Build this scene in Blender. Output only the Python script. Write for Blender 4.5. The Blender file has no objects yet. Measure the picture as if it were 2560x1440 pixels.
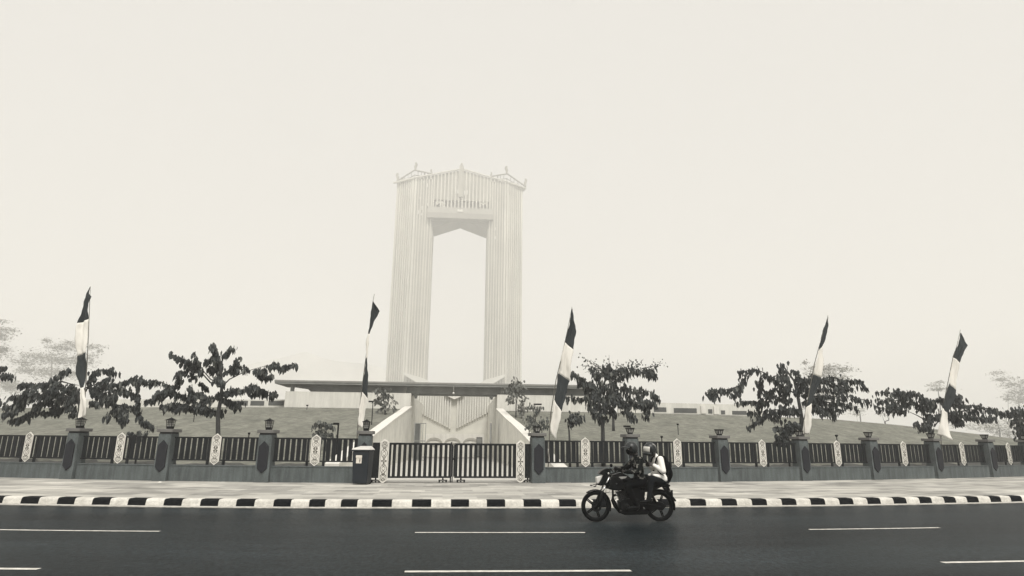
import bpy, bmesh, math, random
import numpy as np
from mathutils import Vector, Matrix

C = bpy.context.scene.collection
SC = bpy.context.scene

# ------------------------------------------------------------------ camera, sky, sun, exposure
F = 1540.0; EYE = 1.6
PITCH = math.atan(382 / 1540); ROLL = math.radians(.575)
cam = bpy.data.objects.new('camera', bpy.data.cameras.new('camera'))
C.objects.link(cam)
cam.matrix_world = Matrix.Translation((0, 0, EYE)) @ Matrix.Rotation(math.pi / 2 + PITCH, 4, 'X') @ Matrix.Rotation(ROLL, 4, 'Z')
cam.data.sensor_width = 36; cam.data.lens = 36 * F / 2560
cam.data.clip_start = .1; cam.data.clip_end = 6000
SC.camera = cam

SUN_EL, SUN_ROT = math.radians(54), math.radians(168)
w = bpy.data.worlds.new('World'); SC.world = w; w.use_nodes = True
nt = w.node_tree; nt.nodes.clear()
out = nt.nodes.new('ShaderNodeOutputWorld'); bg = nt.nodes.new('ShaderNodeBackground')
sky = nt.nodes.new('ShaderNodeTexSky'); sky.sky_type = 'NISHITA'; sky.sun_disc = False
sky.sun_elevation = SUN_EL; sky.sun_rotation = SUN_ROT; sky.dust_density = 8; sky.air_density = 1.5
bw = nt.nodes.new('ShaderNodeRGBToBW')
mixc = nt.nodes.new('ShaderNodeMix'); mixc.data_type = 'RGBA'
mixc.inputs[0].default_value = .92
SKYC = (6.4, 6.17, 5.78, 1)
mixc.inputs[7].default_value = SKYC
nt.links.new(sky.outputs[0], bw.inputs[0]); nt.links.new(bw.outputs[0], mixc.inputs[6])
nt.links.new(mixc.outputs[2], bg.inputs[0]); bg.inputs[1].default_value = .1
nt.links.new(bg.outputs[0], out.inputs[0])

sun = bpy.data.objects.new('sun', bpy.data.lights.new('sun', 'SUN')); C.objects.link(sun)
sun.data.energy = 3.0; sun.data.angle = math.radians(20); sun.data.color = (1, .965, .9)
sd = Vector((math.cos(SUN_EL) * math.sin(SUN_ROT), math.cos(SUN_EL) * math.cos(SUN_ROT), math.sin(SUN_EL)))
sun.rotation_euler = sd.to_track_quat('Z', 'Y').to_euler()
SC.view_settings.view_transform = 'Standard'; SC.view_settings.look = 'None'
SC.view_settings.exposure = .42; SC.view_settings.gamma = 1
SC.cycles.volume_bounces = 5; SC.cycles.max_bounces = 8
HAZE = .0014

# ------------------------------------------------------------------ measuring helpers (pixel of the photograph -> point in the place)
def ray(x, y):
    u = (x - 1280) / F; v = -(y - 720) / F
    a = u * math.cos(ROLL) - v * math.sin(ROLL); b = u * math.sin(ROLL) + v * math.cos(ROLL)
    return np.array([a, math.cos(PITCH) - b * math.sin(PITCH), math.sin(PITCH) + b * math.cos(PITCH)])
CAM = np.array([0, 0, EYE])
def U(x, y, Y=None, Z=None):
    d = ray(x, y); t = (Y / d[1]) if Y is not None else (Z - EYE) / d[2]
    return d * t + CAM
def UP(x, y, p0, p1):            # hit the vertical plane through p0, p1 -> distance along, height
    p0 = np.array(p0[:2]); t = np.array(p1[:2]) - p0; t /= np.hypot(*t); n = np.array([-t[1], t[0]])
    d = ray(x, y); k = p0.dot(n) / d[:2].dot(n); q = d * k + CAM
    return float((q[:2] - p0).dot(t)), float(q[2])

# ------------------------------------------------------------------ materials
def lin(c): return tuple(((v / 255) / 12.92 if v / 255 <= .04045 else ((v / 255 + .055) / 1.055) ** 2.4) for v in c)
def mat(name, col, rough=.7, var=.15, scale=6, bump=.0, bscale=60, spec=.4, metal=0, col2=None, detail=5, stretch=(1, 1, 1), coord='Object', coat=0):
    m = bpy.data.materials.new(name); m.use_nodes = True
    n = m.node_tree; P = n.nodes['Principled BSDF']
    P.inputs['Roughness'].default_value = rough; P.inputs['Metallic'].default_value = metal
    P.inputs['Specular IOR Level'].default_value = spec
    if coat: P.inputs['Coat Weight'].default_value = coat; P.inputs['Coat Roughness'].default_value = .15
    tc = n.nodes.new('ShaderNodeTexCoord'); mp = n.nodes.new('ShaderNodeMapping'); mp.inputs['Scale'].default_value = stretch
    n.links.new(tc.outputs[coord], mp.inputs[0])
    tx = n.nodes.new('ShaderNodeTexNoise'); tx.inputs['Scale'].default_value = scale; tx.inputs['Detail'].default_value = detail
    tx.inputs['Roughness'].default_value = .65
    n.links.new(mp.outputs[0], tx.inputs['Vector'])
    rp = n.nodes.new('ShaderNodeValToRGB'); rp.color_ramp.elements[0].position = .3; rp.color_ramp.elements[1].position = .7
    c2 = col2 or tuple(min(1, v * (1 + var)) for v in col)
    rp.color_ramp.elements[0].color = (*[v * (1 - var) for v in col], 1) if not col2 else (*col, 1)
    rp.color_ramp.elements[1].color = (*c2, 1)
    n.links.new(tx.outputs['Fac'], rp.inputs[0]); n.links.new(rp.outputs[0], P.inputs['Base Color'])
    if bump:
        t2 = n.nodes.new('ShaderNodeTexNoise'); t2.inputs['Scale'].default_value = bscale; t2.inputs['Detail'].default_value = 4
        n.links.new(mp.outputs[0], t2.inputs['Vector'])
        b = n.nodes.new('ShaderNodeBump'); b.inputs['Strength'].default_value = bump; b.inputs['Distance'].default_value = .02
        n.links.new(t2.outputs['Fac'], b.inputs['Height']); n.links.new(b.outputs[0], P.inputs['Normal'])
    return m
def grey(v, warm=0.0): return (v * (1 + .02 + warm), v * (1 + warm * .4), v * (.95 - warm))
def cool(v): return (v * .86, v * 1.0, v * 1.01)
M = {}
M['post'] = mat('grey_plaster', cool(.094), .9, .28, 1.6, .4, 90)
M['post_cap'] = mat('cap_plaster', grey(.12), .9, .15, 5, .3, 80)
M['low_wall'] = mat('low_wall_plaster', cool(.092), .95, .30, .9, .4, 90, detail=8)
M['slate'] = mat('slate_panel', (.013, .014, .018), .8, .2, 5, spec=.2)
M['fence'] = mat('fence_black_metal', (.004, .0055, .0068), .6, .2, 4, spec=.2)
M['white'] = mat('white_paint', (.66, .64, .59), .6, .04, 4)
M['shield'] = mat('shield_white', (.66, .64, .59), .6, .06, 18)
M['scroll'] = mat('scroll_dark', (.10, .095, .08), .7, .1, 30)
M['kerb_w'] = mat('kerb_white', (.42, .405, .365), .85, .12, 3.5, .25, 120, col2=(.70, .68, .625), detail=9)
M['kerb_b'] = mat('kerb_black', (.002, .0028, .004), .9, .3, 9, spec=.08, col2=(.007, .008, .009))
M['gutter'] = mat('gutter_concrete', (.36, .35, .32), .9, .3, 7)
M['line'] = mat('road_paint', (.34, .33, .30), .85, .1, 7, col2=(.68, .66, .61), detail=9)
M['bin'] = mat('bin_plastic', (.009, .013, .018), .5, .1, 6, spec=.25)
M['lid'] = mat('lid_plastic', (.60, .585, .55), .4, .05, 6)
M['black'] = mat('black_satin', (.002, .0025, .003), .6, .2, 8, spec=.1)
M['gloss'] = mat('black_gloss', (.002, .0025, .003), .25, .1, 8, spec=.2)
M['rubber'] = mat('tyre_rubber', (.002, .0025, .003), .9, .2, 20, spec=.06)
M['chrome'] = mat('fork_chrome', (.75, .74, .72), .25, .03, 8, metal=.85)
M['alu'] = mat('dull_aluminium', (.05, .05, .05), .5, .1, 8, metal=.5)
M['lens'] = mat('lamp_lens', (.58, .57, .54), .2, .03, 8)
M['skin'] = mat('skin', (.030, .026, .023), .6, .08, 20)
M['shirt'] = mat('white_shirt', (.74, .725, .68), .85, .05, 10)
M['jeans'] = mat('dark_jeans', (.008, .0095, .011), .9, .3, 14, spec=.1)
M['trouser'] = mat('black_trousers', (.002, .0025, .003), .95, .2, 10, spec=.04)
M['camo'] = mat('camouflage_cloth', (.004, .005, .005), .95, 0, 10, col2=(.15, .147, .133), detail=2.5, spec=.1)
e = M['camo'].node_tree.nodes['Color Ramp'].color_ramp.elements; e[0].position = .56; e[1].position = .62
M['bag'] = mat('bag_cloth', (.002, .0025, .003), .9, .2, 10, spec=.05)
M['helmet'] = mat('helmet_matt', (.022, .025, .026), .4, .1, 6, spec=.3)
M['visor'] = mat('visor_glass', (.46, .45, .41), .15, .03, 5, spec=.6)
M['flag_d'] = mat('flag_dark', (.018, .023, .025), .9, .15, 3)
M['flag_w'] = mat('flag_white', (.68, .66, .61), .9, .03, 3)
M['pole'] = mat('flag_pole', (.10, .095, .08), .7, .2, 6)
M['bark'] = mat('bark', (.035, .036, .035), .95, .3, 12, .4, 40)
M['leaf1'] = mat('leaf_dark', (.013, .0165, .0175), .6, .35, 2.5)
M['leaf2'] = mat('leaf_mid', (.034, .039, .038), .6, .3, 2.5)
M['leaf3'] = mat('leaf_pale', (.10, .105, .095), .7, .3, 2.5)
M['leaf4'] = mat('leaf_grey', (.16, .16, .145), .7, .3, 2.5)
M['far_leaf'] = mat('far_leaf', (.34, .333, .30), .8, .3, .3)  # far foliage colours paled to carry some of the haze
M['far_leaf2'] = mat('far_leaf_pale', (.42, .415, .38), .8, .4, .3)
M['wall_w'] = mat('white_wall', (.60, .59, .545), .9, .07, .8, .15, 30)
M['wall_in'] = mat('passage_wall', (.70, .69, .635), .95, .12, .9, .2, 30)
M['coping'] = mat('white_coping', (.64, .625, .58), .8, .03, 3)
M['roof'] = mat('roof_dark', (.21, .215, .205), .85, .2, 1.2)
M['roof_edge'] = mat('roof_edge', (.22, .22, .205), .8, .1, 1.2)
M['wallglass'] = mat('wall_recess', (.075, .078, .075), .6, .2, 2)
M['floor'] = mat('passage_floor', (.42, .41, .38), .9, .1, 1)
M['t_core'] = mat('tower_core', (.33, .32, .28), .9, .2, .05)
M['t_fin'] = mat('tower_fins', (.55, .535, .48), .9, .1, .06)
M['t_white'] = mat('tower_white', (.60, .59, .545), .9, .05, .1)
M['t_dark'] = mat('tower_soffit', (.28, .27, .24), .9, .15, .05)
M['glow'] = mat('lantern_glass', (.30, .30, .28), .4, .2, 20)
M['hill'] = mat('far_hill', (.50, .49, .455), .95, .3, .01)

# asphalt: fine aggregate, tyre-polished tracks along the road (UV = metres along / across), faint patches
m = mat('asphalt', (.0050, .0072, .0084), .4, .25, .5, .35, 60, spec=.028, stretch=(.10, 1.1, 1), col2=(.0135, .0182, .0205), coord='UV', detail=3); M['asphalt'] = m
n = m.node_tree; P = n.nodes['Principled BSDF']; base = P.inputs['Base Color'].links[0].from_socket
tc = n.nodes.new('ShaderNodeTexCoord')
def mulnoise(base, scale, lo, hi, detail, vec='Object', st=(1, 1, 1), a_=.36, b_=.64):
    fn = n.nodes.new('ShaderNodeTexNoise'); fn.inputs['Scale'].default_value = scale; fn.inputs['Detail'].default_value = detail; fn.inputs['Roughness'].default_value = .7
    mp = n.nodes.new('ShaderNodeMapping'); mp.inputs['Scale'].default_value = st; n.links.new(tc.outputs[vec], mp.inputs[0]); n.links.new(mp.outputs[0], fn.inputs['Vector'])
    mr = n.nodes.new('ShaderNodeMapRange'); mr.inputs[1].default_value = a_; mr.inputs[2].default_value = b_; mr.inputs[3].default_value = lo; mr.inputs[4].default_value = hi
    n.links.new(fn.outputs['Fac'], mr.inputs[0])
    mx = n.nodes.new('ShaderNodeMix'); mx.data_type = 'RGBA'; mx.blend_type = 'MULTIPLY'; mx.inputs[0].default_value = 1
    cc = n.nodes.new('ShaderNodeCombineColor')
    for i in range(3): n.links.new(mr.outputs[0], cc.inputs[i])
    n.links.new(base, mx.inputs[6]); n.links.new(cc.outputs[0], mx.inputs[7]); return mx.outputs[2]
c_ = mulnoise(base, 16, .3, 2.0, 8, st=(1, .45, 1))
c_ = mulnoise(c_, .6, .8, 1.25, 4, st=(.5, 1, 1))
n.links.new(c_, P.inputs['Base Color'])

def streak(mname, st, sc, lo, hi, detail=6):
    '''weathering with a shape of its own: streaks or blotches multiplied into the paint colour'''
    n = M[mname].node_tree; P = n.nodes['Principled BSDF']; base = P.inputs['Base Color'].links[0].from_socket
    tc = n.nodes.new('ShaderNodeTexCoord'); fn = n.nodes.new('ShaderNodeTexNoise'); fn.inputs['Scale'].default_value = sc; fn.inputs['Detail'].default_value = detail; fn.inputs['Roughness'].default_value = .7
    mp = n.nodes.new('ShaderNodeMapping'); mp.inputs['Scale'].default_value = st; n.links.new(tc.outputs['Object'], mp.inputs[0]); n.links.new(mp.outputs[0], fn.inputs['Vector'])
    mr = n.nodes.new('ShaderNodeMapRange'); mr.inputs[1].default_value = .35; mr.inputs[2].default_value = .65; mr.inputs[3].default_value = lo; mr.inputs[4].default_value = hi
    n.links.new(fn.outputs['Fac'], mr.inputs[0]); cc = n.nodes.new('ShaderNodeCombineColor')
    for i in range(3): n.links.new(mr.outputs[0], cc.inputs[i])
    mx = n.nodes.new('ShaderNodeMix'); mx.data_type = 'RGBA'; mx.blend_type = 'MULTIPLY'; mx.inputs[0].default_value = 1
    n.links.new(base, mx.inputs[6]); n.links.new(cc.outputs[0], mx.inputs[7]); n.links.new(mx.outputs[2], P.inputs['Base Color'])
for a_ in ('post', 'low_wall'): streak(a_, (3, 3, .35), 2.2, .72, 1.2); streak(a_, (1, 1, 1), 25, .8, 1.2)
for a_ in ('wall_w', 'wall_in', 'coping'): streak(a_, (2, 2, .25), 1.5, .86, 1.06)
for a_ in ('t_fin', 't_core'): streak(a_, (1, 1, .06), .35, .82, 1.12)
streak('gutter', (1, 1, 1), 6, .6, 1.2); streak('kerb_w', (1, 1, 1), 22, .8, 1.08)
# paving: long stone tiles of mixed tone, laid along the kerb (UV = metres along / across)
m = bpy.data.materials.new('paving'); m.use_nodes = True; M['paving'] = m
n = m.node_tree; P = n.nodes['Principled BSDF']; P.inputs['Roughness'].default_value = .85
uv = n.nodes.new('ShaderNodeTexCoord')
def brick(scale, wd, ht, c1, c2, mortar, off):
    mp = n.nodes.new('ShaderNodeMapping'); mp.inputs['Location'].default_value = (off, off * .37, 0)
    n.links.new(uv.outputs['UV'], mp.inputs[0])
    b = n.nodes.new('ShaderNodeTexBrick'); b.inputs['Scale'].default_value = scale
    b.inputs['Brick Width'].default_value = wd; b.inputs['Row Height'].default_value = ht
    b.inputs['Mortar Size'].default_value = mortar; b.inputs['Color1'].default_value = (*c1, 1); b.inputs['Color2'].default_value = (*c2, 1)
    b.inputs['Mortar'].default_value = (.30, .29, .26, 1); b.inputs['Bias'].default_value = -.05
    n.links.new(mp.outputs[0], b.inputs['Vector']); return b
b1 = brick(1, 1.4, .62, (.21, .206, .19), (.54, .52, .47), .0, 0)
b2 = brick(1, .6, .3, (.19, .187, .17), (.52, .505, .465), .006, 3.3)
mx = n.nodes.new('ShaderNodeMix'); mx.data_type = 'RGBA'; mx.inputs[0].default_value = .45
n.links.new(b1.outputs[0], mx.inputs[6]); n.links.new(b2.outputs[0], mx.inputs[7])
ns = n.nodes.new('ShaderNodeTexNoise'); ns.inputs['Scale'].default_value = .5; ns.inputs['Detail'].default_value = 6
mpp = n.nodes.new('ShaderNodeMapping'); mpp.inputs['Scale'].default_value = (.5, 1.6, 1)
n.links.new(uv.outputs['UV'], mpp.inputs[0]); n.links.new(mpp.outputs[0], ns.inputs['Vector'])
mr = n.nodes.new('ShaderNodeMapRange'); mr.inputs[1].default_value = .35; mr.inputs[2].default_value = .65; mr.inputs[3].default_value = .72; mr.inputs[4].default_value = 1.12
n.links.new(ns.outputs['Fac'], mr.inputs[0])
cc = n.nodes.new('ShaderNodeCombineColor')
for i in range(3): n.links.new(mr.outputs[0], cc.inputs[i])
m2 = n.nodes.new('ShaderNodeMix'); m2.data_type = 'RGBA'; m2.blend_type = 'MULTIPLY'; m2.inputs[0].default_value = 1
n.links.new(mx.outputs[2], m2.inputs[6]); n.links.new(cc.outputs[0], m2.inputs[7]); n.links.new(m2.outputs[2], P.inputs['Base Color'])

# lawn
m = mat('lawn', (.115, .117, .10), .95, .2, .9, 1.0, 25, col2=(.20, .20, .17), detail=9, spec=.1, stretch=(1, .45, 1)); M['lawn'] = m
n = m.node_tree; P = n.nodes['Principled BSDF']; base = P.inputs['Base Color'].links[0].from_socket
fn = n.nodes.new('ShaderNodeTexNoise'); fn.inputs['Scale'].default_value = 2.6; fn.inputs['Detail'].default_value = 12; fn.inputs['Roughness'].default_value = .8
tc = n.nodes.new('ShaderNodeTexCoord'); n.links.new(tc.outputs['Object'], fn.inputs['Vector'])
mr = n.nodes.new('ShaderNodeMapRange'); mr.inputs[1].default_value = .35; mr.inputs[2].default_value = .65; mr.inputs[3].default_value = .55; mr.inputs[4].default_value = 1.4
n.links.new(fn.outputs['Fac'], mr.inputs[0]); cc = n.nodes.new('ShaderNodeCombineColor')
for i in range(3): n.links.new(mr.outputs[0], cc.inputs[i])
mx = n.nodes.new('ShaderNodeMix'); mx.data_type = 'RGBA'; mx.blend_type = 'MULTIPLY'; mx.inputs[0].default_value = 1
n.links.new(base, mx.inputs[6]); n.links.new(cc.outputs[0], mx.inputs[7]); n.links.new(mx.outputs[2], P.inputs['Base Color'])

# ------------------------------------------------------------------ mesh helpers
def tag(o, label=None, cat=None, group=None, kind=None):
    if label: o['label'] = label
    if cat: o['category'] = cat
    if group: o['group'] = group
    if kind: o['kind'] = kind
    return o
def thing(name, label, cat, loc=(0, 0, 0), rz=0, group=None):
    o = bpy.data.objects.new(name, None); C.objects.link(o); o.empty_display_size = .2
    o.location = loc; o.rotation_euler = (0, 0, rz)
    return tag(o, label, cat, group)
class MB:
    def __init__(s): s.v = []; s.f = []; s.m = []; s.uv = {}
    def add(s, vs, fs, mi=0):
        b = len(s.v); s.v += [tuple(map(float, p)) for p in vs]
        for f in fs: s.f.append([b + i for i in f]); s.m.append(mi)
        return s
    def box(s, c, d, rz=0, mi=0, M4=None):
        x, y, z = d[0] / 2, d[1] / 2, d[2] / 2
        pts = [(sx * x, sy * y, sz * z) for sz in (-1, 1) for sy in (-1, 1) for sx in (-1, 1)]
        ca, sa = math.cos(rz), math.sin(rz)
        if M4 is not None: pts = [tuple(M4 @ Vector(p)) for p in pts]
        else: pts = [(c[0] + p[0] * ca - p[1] * sa, c[1] + p[0] * sa + p[1] * ca, c[2] + p[2]) for p in pts]
        return s.add(pts, [(0, 2, 3, 1), (4, 5, 7, 6), (0, 1, 5, 4), (2, 6, 7, 3), (0, 4, 6, 2), (1, 3, 7, 5)], mi)
    def frustum(s, c0, d0, c1, d1, mi=0):
        pts = []
        for c, d in ((c0, d0), (c1, d1)):
            for sy in (-1, 1):
                for sx in (-1, 1): pts.append((c[0] + sx * d[0] / 2, c[1] + sy * d[1] / 2, c[2]))
        return s.add(pts, [(0, 2, 3, 1), (4, 5, 7, 6), (0, 1, 5, 4), (2, 6, 7, 3), (0, 4, 6, 2), (1, 3, 7, 5)], mi)
    def prism(s, poly, y0, y1, plane='xz', mi=0):
        n = len(poly)
        if plane == 'xz': a = [(p[0], y0, p[1]) for p in poly] + [(p[0], y1, p[1]) for p in poly]
        else: a = [(p[0], p[1], y0) for p in poly] + [(p[0], p[1], y1) for p in poly]
        return s.add(a, [list(range(n)), list(range(2 * n - 1, n - 1, -1))] + [(i, n + i, n + (i + 1) % n, (i + 1) % n) for i in range(n)], mi)
    def tube(s, pts, rad, n=8, mi=0, cap=True):
        pts = [Vector(p) for p in pts]
        if not hasattr(rad, '__len__'): rad = [rad] * len(pts)
        vs = []; up = Vector((.13, .31, .94)).normalized()
        for i, p in enumerate(pts):
            t = (pts[min(i + 1, len(pts) - 1)] - pts[max(i - 1, 0)])
            if t.length < 1e-9: t = Vector((0, 0, 1))
            t.normalize(); a = t.cross(up)
            if a.length < .05: a = t.cross(Vector((1, 0, 0)))
            a.normalize(); b = t.cross(a)
            for k in range(n):
                q = p + (a * math.cos(k * 2 * math.pi / n) + b * math.sin(k * 2 * math.pi / n)) * rad[i]; vs.append(tuple(q))
        fs = [(i * n + k, i * n + (k + 1) % n, (i + 1) * n + (k + 1) % n, (i + 1) * n + k) for i in range(len(pts) - 1) for k in range(n)]
        if cap: fs += [list(range(n - 1, -1, -1)), [(len(pts) - 1) * n + k for k in range(n)]]
        return s.add(vs, fs, mi)
    def lathe(s, prof, c=(0, 0, 0), axis='z', n=16, mi=0):
        vs = []
        for r, h in prof:
            for k in range(n):
                a = k * 2 * math.pi / n
                p = {'z': (r * math.cos(a), r * math.sin(a), h), 'y': (r * math.cos(a), h, r * math.sin(a))}[axis]
                vs.append((p[0] + c[0], p[1] + c[1], p[2] + c[2]))
        L = len(prof)
        fs = [(i * n + k, i * n + (k + 1) % n, (i + 1) * n + (k + 1) % n, (i + 1) * n + k) for i in range(L - 1) for k in range(n)]
        return s.add(vs, fs, mi)
    def ball(s, c, r, nu=14, nv=9, mi=0, M4=None):
        if not hasattr(r, '__len__'): r = (r, r, r)
        vs = [(0, 0, -1)] + [(math.cos(u * 2 * math.pi / nu) * math.cos(-math.pi / 2 + v * math.pi / nv), math.sin(u * 2 * math.pi / nu) * math.cos(-math.pi / 2 + v * math.pi / nv), math.sin(-math.pi / 2 + v * math.pi / nv)) for v in range(1, nv) for u in range(nu)] + [(0, 0, 1)]
        if M4 is None: M4 = Matrix.Identity(3)
        q = [tuple(Vector(c) + M4 @ Vector((p[0] * r[0], p[1] * r[1], p[2] * r[2]))) for p in vs]
        fs = [(0, 1 + (u + 1) % nu, 1 + u) for u in range(nu)]
        fs += [(1 + v * nu + u, 1 + v * nu + (u + 1) % nu, 1 + (v + 1) * nu + (u + 1) % nu, 1 + (v + 1) * nu + u) for v in range(nv - 2) for u in range(nu)]
        t = len(q) - 1; fs += [(t, 1 + (nv - 2) * nu + u, 1 + (nv - 2) * nu + (u + 1) % nu) for u in range(nu)]
        return s.add(q, fs, mi)
    def mesh(s, name):
        me = bpy.data.meshes.new(name); me.from_pydata(s.v, [], s.f); me.update()
        bm = bmesh.new(); bm.from_mesh(me); bmesh.ops.recalc_face_normals(bm, faces=bm.faces) if len(bm.faces) < 60000 else None
        bm.to_mesh(me); bm.free()
        me.polygons.foreach_set('material_index', s.m); return me
    def build(s, name, mats, parent=None, smooth=False, bevel=0, keepn=False):
        if keepn:
            me = bpy.data.meshes.new(name); me.from_pydata(s.v, [], s.f); me.polygons.foreach_set('material_index', s.m)
        else: me = s.mesh(name)
        for m in (mats if isinstance(mats, (list, tuple)) else [mats]): me.materials.append(m)
        if smooth: me.polygons.foreach_set('use_smooth', [True] * len(me.polygons))
        me.update()
        o = bpy.data.objects.new(name, me); C.objects.link(o); o.parent = parent
        if bevel:
            b = o.modifiers.new('bevel', 'BEVEL'); b.width = bevel; b.segments = 2; b.limit_method = 'ANGLE'; b.angle_limit = math.radians(40)
        return o
def struct(o): o['kind'] = 'structure'; return o
rnd = random.Random(7)

# ------------------------------------------------------------------ the lines of the road and fence
FP = np.array([(-45, 31.5), (-36, 28.6), (-26.5, 25.3), (-22.6, 24.1), (-19.45, 23.25), (-15.5, 22.45), (-12.0, 22.0), (-8.44, 21.82), (-5.02, 21.86), (1.02, 22.87), (4.58, 23.68), (8.3, 24.7), (12.0, 25.92), (15.6, 27.2), (19.25, 28.6), (22.9, 30.2), (26.1, 31.8), (29.5, 33.6), (40, 39.5), (60, 52)])
def fence_y(x): return float(np.interp(x, FP[:, 0], FP[:, 1]))
KP = np.array([(-70, 30), (-45, 21), (-30, 17.6), (-20, 16.1), (-12.2, 15.5), (-9.7, 15.37), (-7.26, 15.32), (-4.2, 15.42), (-1.2, 15.72), (1.6, 16.05), (4.31, 16.47), (6.9, 16.9), (9.36, 17.4), (12.1, 18.05), (14.8, 18.75), (20, 20.3), (30, 24), (45, 31), (70, 46)])
def smooth_line(P_, step=.3):
    # Catmull-Rom through the points, resampled
    pts = []
    for i in range(len(P_) - 1):
        p0, p1, p2, p3 = P_[max(i - 1, 0)], P_[i], P_[i + 1], P_[min(i + 2, len(P_) - 1)]
        for t in np.linspace(0, 1, 12, endpoint=False):
            pts.append(.5 * (2 * p1 + (p2 - p0) * t + (2 * p0 - 5 * p1 + 4 * p2 - p3) * t * t + (3 * p1 - p0 - 3 * p2 + p3) * t ** 3))
    pts.append(P_[-1]); pts = np.array(pts)
    s = np.concatenate([[0], np.cumsum(np.hypot(*np.diff(pts, axis=0).T))])
    k = np.arange(0, s[-1], step)
    return np.stack([np.interp(k, s, pts[:, 0]), np.interp(k, s, pts[:, 1])], 1), k
KL, KS = smooth_line(KP, .1)
def normals(L):
    t = np.gradient(L, axis=0); t /= np.hypot(t[:, 0], t[:, 1])[:, None]
    return np.stack([-t[:, 1], t[:, 0]], 1)
KN = normals(KL)
def kat(s, off=0):
    return np.array([np.interp(s, KS, KL[:, 0]) + off * np.interp(s, KS, KN[:, 0]), np.interp(s, KS, KL[:, 1]) + off * np.interp(s, KS, KN[:, 1])])
def s_of_x(x): return float(np.interp(x, KL[:, 0], KS))
def sweep(name, ss, prof, mats, mfun=None, parent=None):
    mb = MB(); n = len(prof); uvs = []
    for s in ss:
        for d, z in prof:
            p = kat(s, d); mb.v.append((p[0], p[1], z)); uvs.append((s, d))
    for i in range(len(ss) - 1):
        for j in range(n - 1):
            mb.f.append([i * n + j, (i + 1) * n + j, (i + 1) * n + j + 1, i * n + j + 1]); mb.m.append(mfun(.5 * (ss[i] + ss[i + 1])) if mfun else 0)
    o = mb.build(name, mats, parent, keepn=True)
    ul = o.data.uv_layers.new(name='UVMap'); idx = np.empty(len(o.data.loops), int); o.data.loops.foreach_get('vertex_index', idx)
    ul.data.foreach_set('uv', np.array(uvs)[idx].ravel())
    return o

# ------------------------------------------------------------------ SETTING: ground, road, kerb, pavement
g = MB().add([(-3000, -3000, -.06), (3000, -3000, -.06), (3000, 3000, -.06), (-3000, 3000, -.06)], [(0, 1, 2, 3)])
struct(g.build('ground', M['lawn']))
ss = np.arange(0, KS[-1], .5)
struct(sweep('road', ss, [(-26, 0), (-18, 0), (-12, 0), (-6, 0), (0, 0)], M['asphalt']))
blk = [-14, 76, 166, 254, 343, 433, 524, 614, 706, 793, 873, 955, 1054, 1150, 1240, 1331, 1419, 1503, 1585, 1665, 1745, 1823, 1898, 1972, 2044, 2115, 2184, 2249, 2313, 2374, 2431, 2488, 2540]
def px_of(p):
    X, Y_, Z_ = p; Z_ -= EYE; w_ = Y_ * math.cos(PITCH) + Z_ * math.sin(PITCH); b_ = (-Y_ * math.sin(PITCH) + Z_ * math.cos(PITCH)) / w_; a_ = X / w_
    return 1280 + F * (a_ * math.cos(ROLL) + b_ * math.sin(ROLL))
_sel = [k for k in range(len(KS)) if -25 < KL[k, 0] < 30]; _px = [px_of((*(KL[k] + KN[k] * .22), .1)) for k in _sel]
bs = [float(np.interp(b, _px, KS[_sel])) for b in blk]
bs = [bs[0] - .87 * k for k in range(40, 0, -1)] + bs + [bs[-1] + .88 * k for k in range(1, 50)]
edges = []
for a, b in zip(bs[:-1], bs[1:]):
    h = (b - a) / 4; edges.append((a - h, a + h))
cuts = sorted([max(0, min(KS[-1] - .01, e)) for ab in edges for e in ab])
kss = sorted(set([round(c, 3) for c in cuts] + [round(c + .001, 3) for c in cuts]))
def isblack(s): return 1 if any(a <= s <= b for a, b in edges) else 0
kerb_ss = []
for a, b in zip(cuts[:-1], cuts[1:]): kerb_ss += [a] + ([a + (b - a) / 2] if b - a > .1 else [])
kerb_ss = np.array(sorted(set(round(float(x), 4) for x in kerb_ss)))
struct(sweep('kerb', kerb_ss, [(.20, .0), (.20, .02), (.215, .118), (.23, .15), (.26, .168), (.30, .172), (.48, .172), (.485, .10)], [M['kerb_w'], M['kerb_b']], isblack))
struct(sweep('gutter', ss, [(-.03, .002), (.0, .012), (.22, .022)], M['gutter']))
struct(sweep('edge_line', ss, [(-.02, .0165), (.07, .0195)], M['line']))
pv = struct(sweep('pavement', ss, [(.47, .15), (2, .15), (4, .15), (6, .15), (8, .15), (9.8, .15)], M['paving']))
# lane dashes
def dash(xa, ya, xb, yb, wd):
    a = U(xa, ya, Z=.004); b = U(xb, yb, Z=.004); sa, sb = s_of_x(a[0]), s_of_x(b[0])
    mb = MB(); N = 14; off = []
    def dist(p):
        k = np.argmin(np.hypot(KL[:, 0] - p[0], KL[:, 1] - p[1])); return KS[k], -math.hypot(*(KL[k] - p[:2]))
    (s0, d0), (s1, d1) = dist(a), dist(b)
    for i in range(N + 1):
        t = i / N; s = s0 + (s1 - s0) * t; d = d0 + (d1 - d0) * t
        for q in (-wd / 2, wd / 2):
            p = kat(s, d + q); mb.v.append((p[0], p[1], .004))
    for i in range(N): mb.f.append([2 * i, 2 * i + 2, 2 * i + 3, 2 * i + 1]); mb.m.append(0)
    struct(mb.build('lane_marking', M['line'], keepn=True))
dash(-420, 1317, 395, 1328, .085); dash(1035, 1331, 1467, 1331, .085); dash(2020, 1323.5, 2350, 1319, .085)
dash(-480, 1416, 90, 1422, .10); dash(1020, 1428.5, 1587, 1426, .10); dash(2357, 1406, 2900, 1395, .10)

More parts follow.
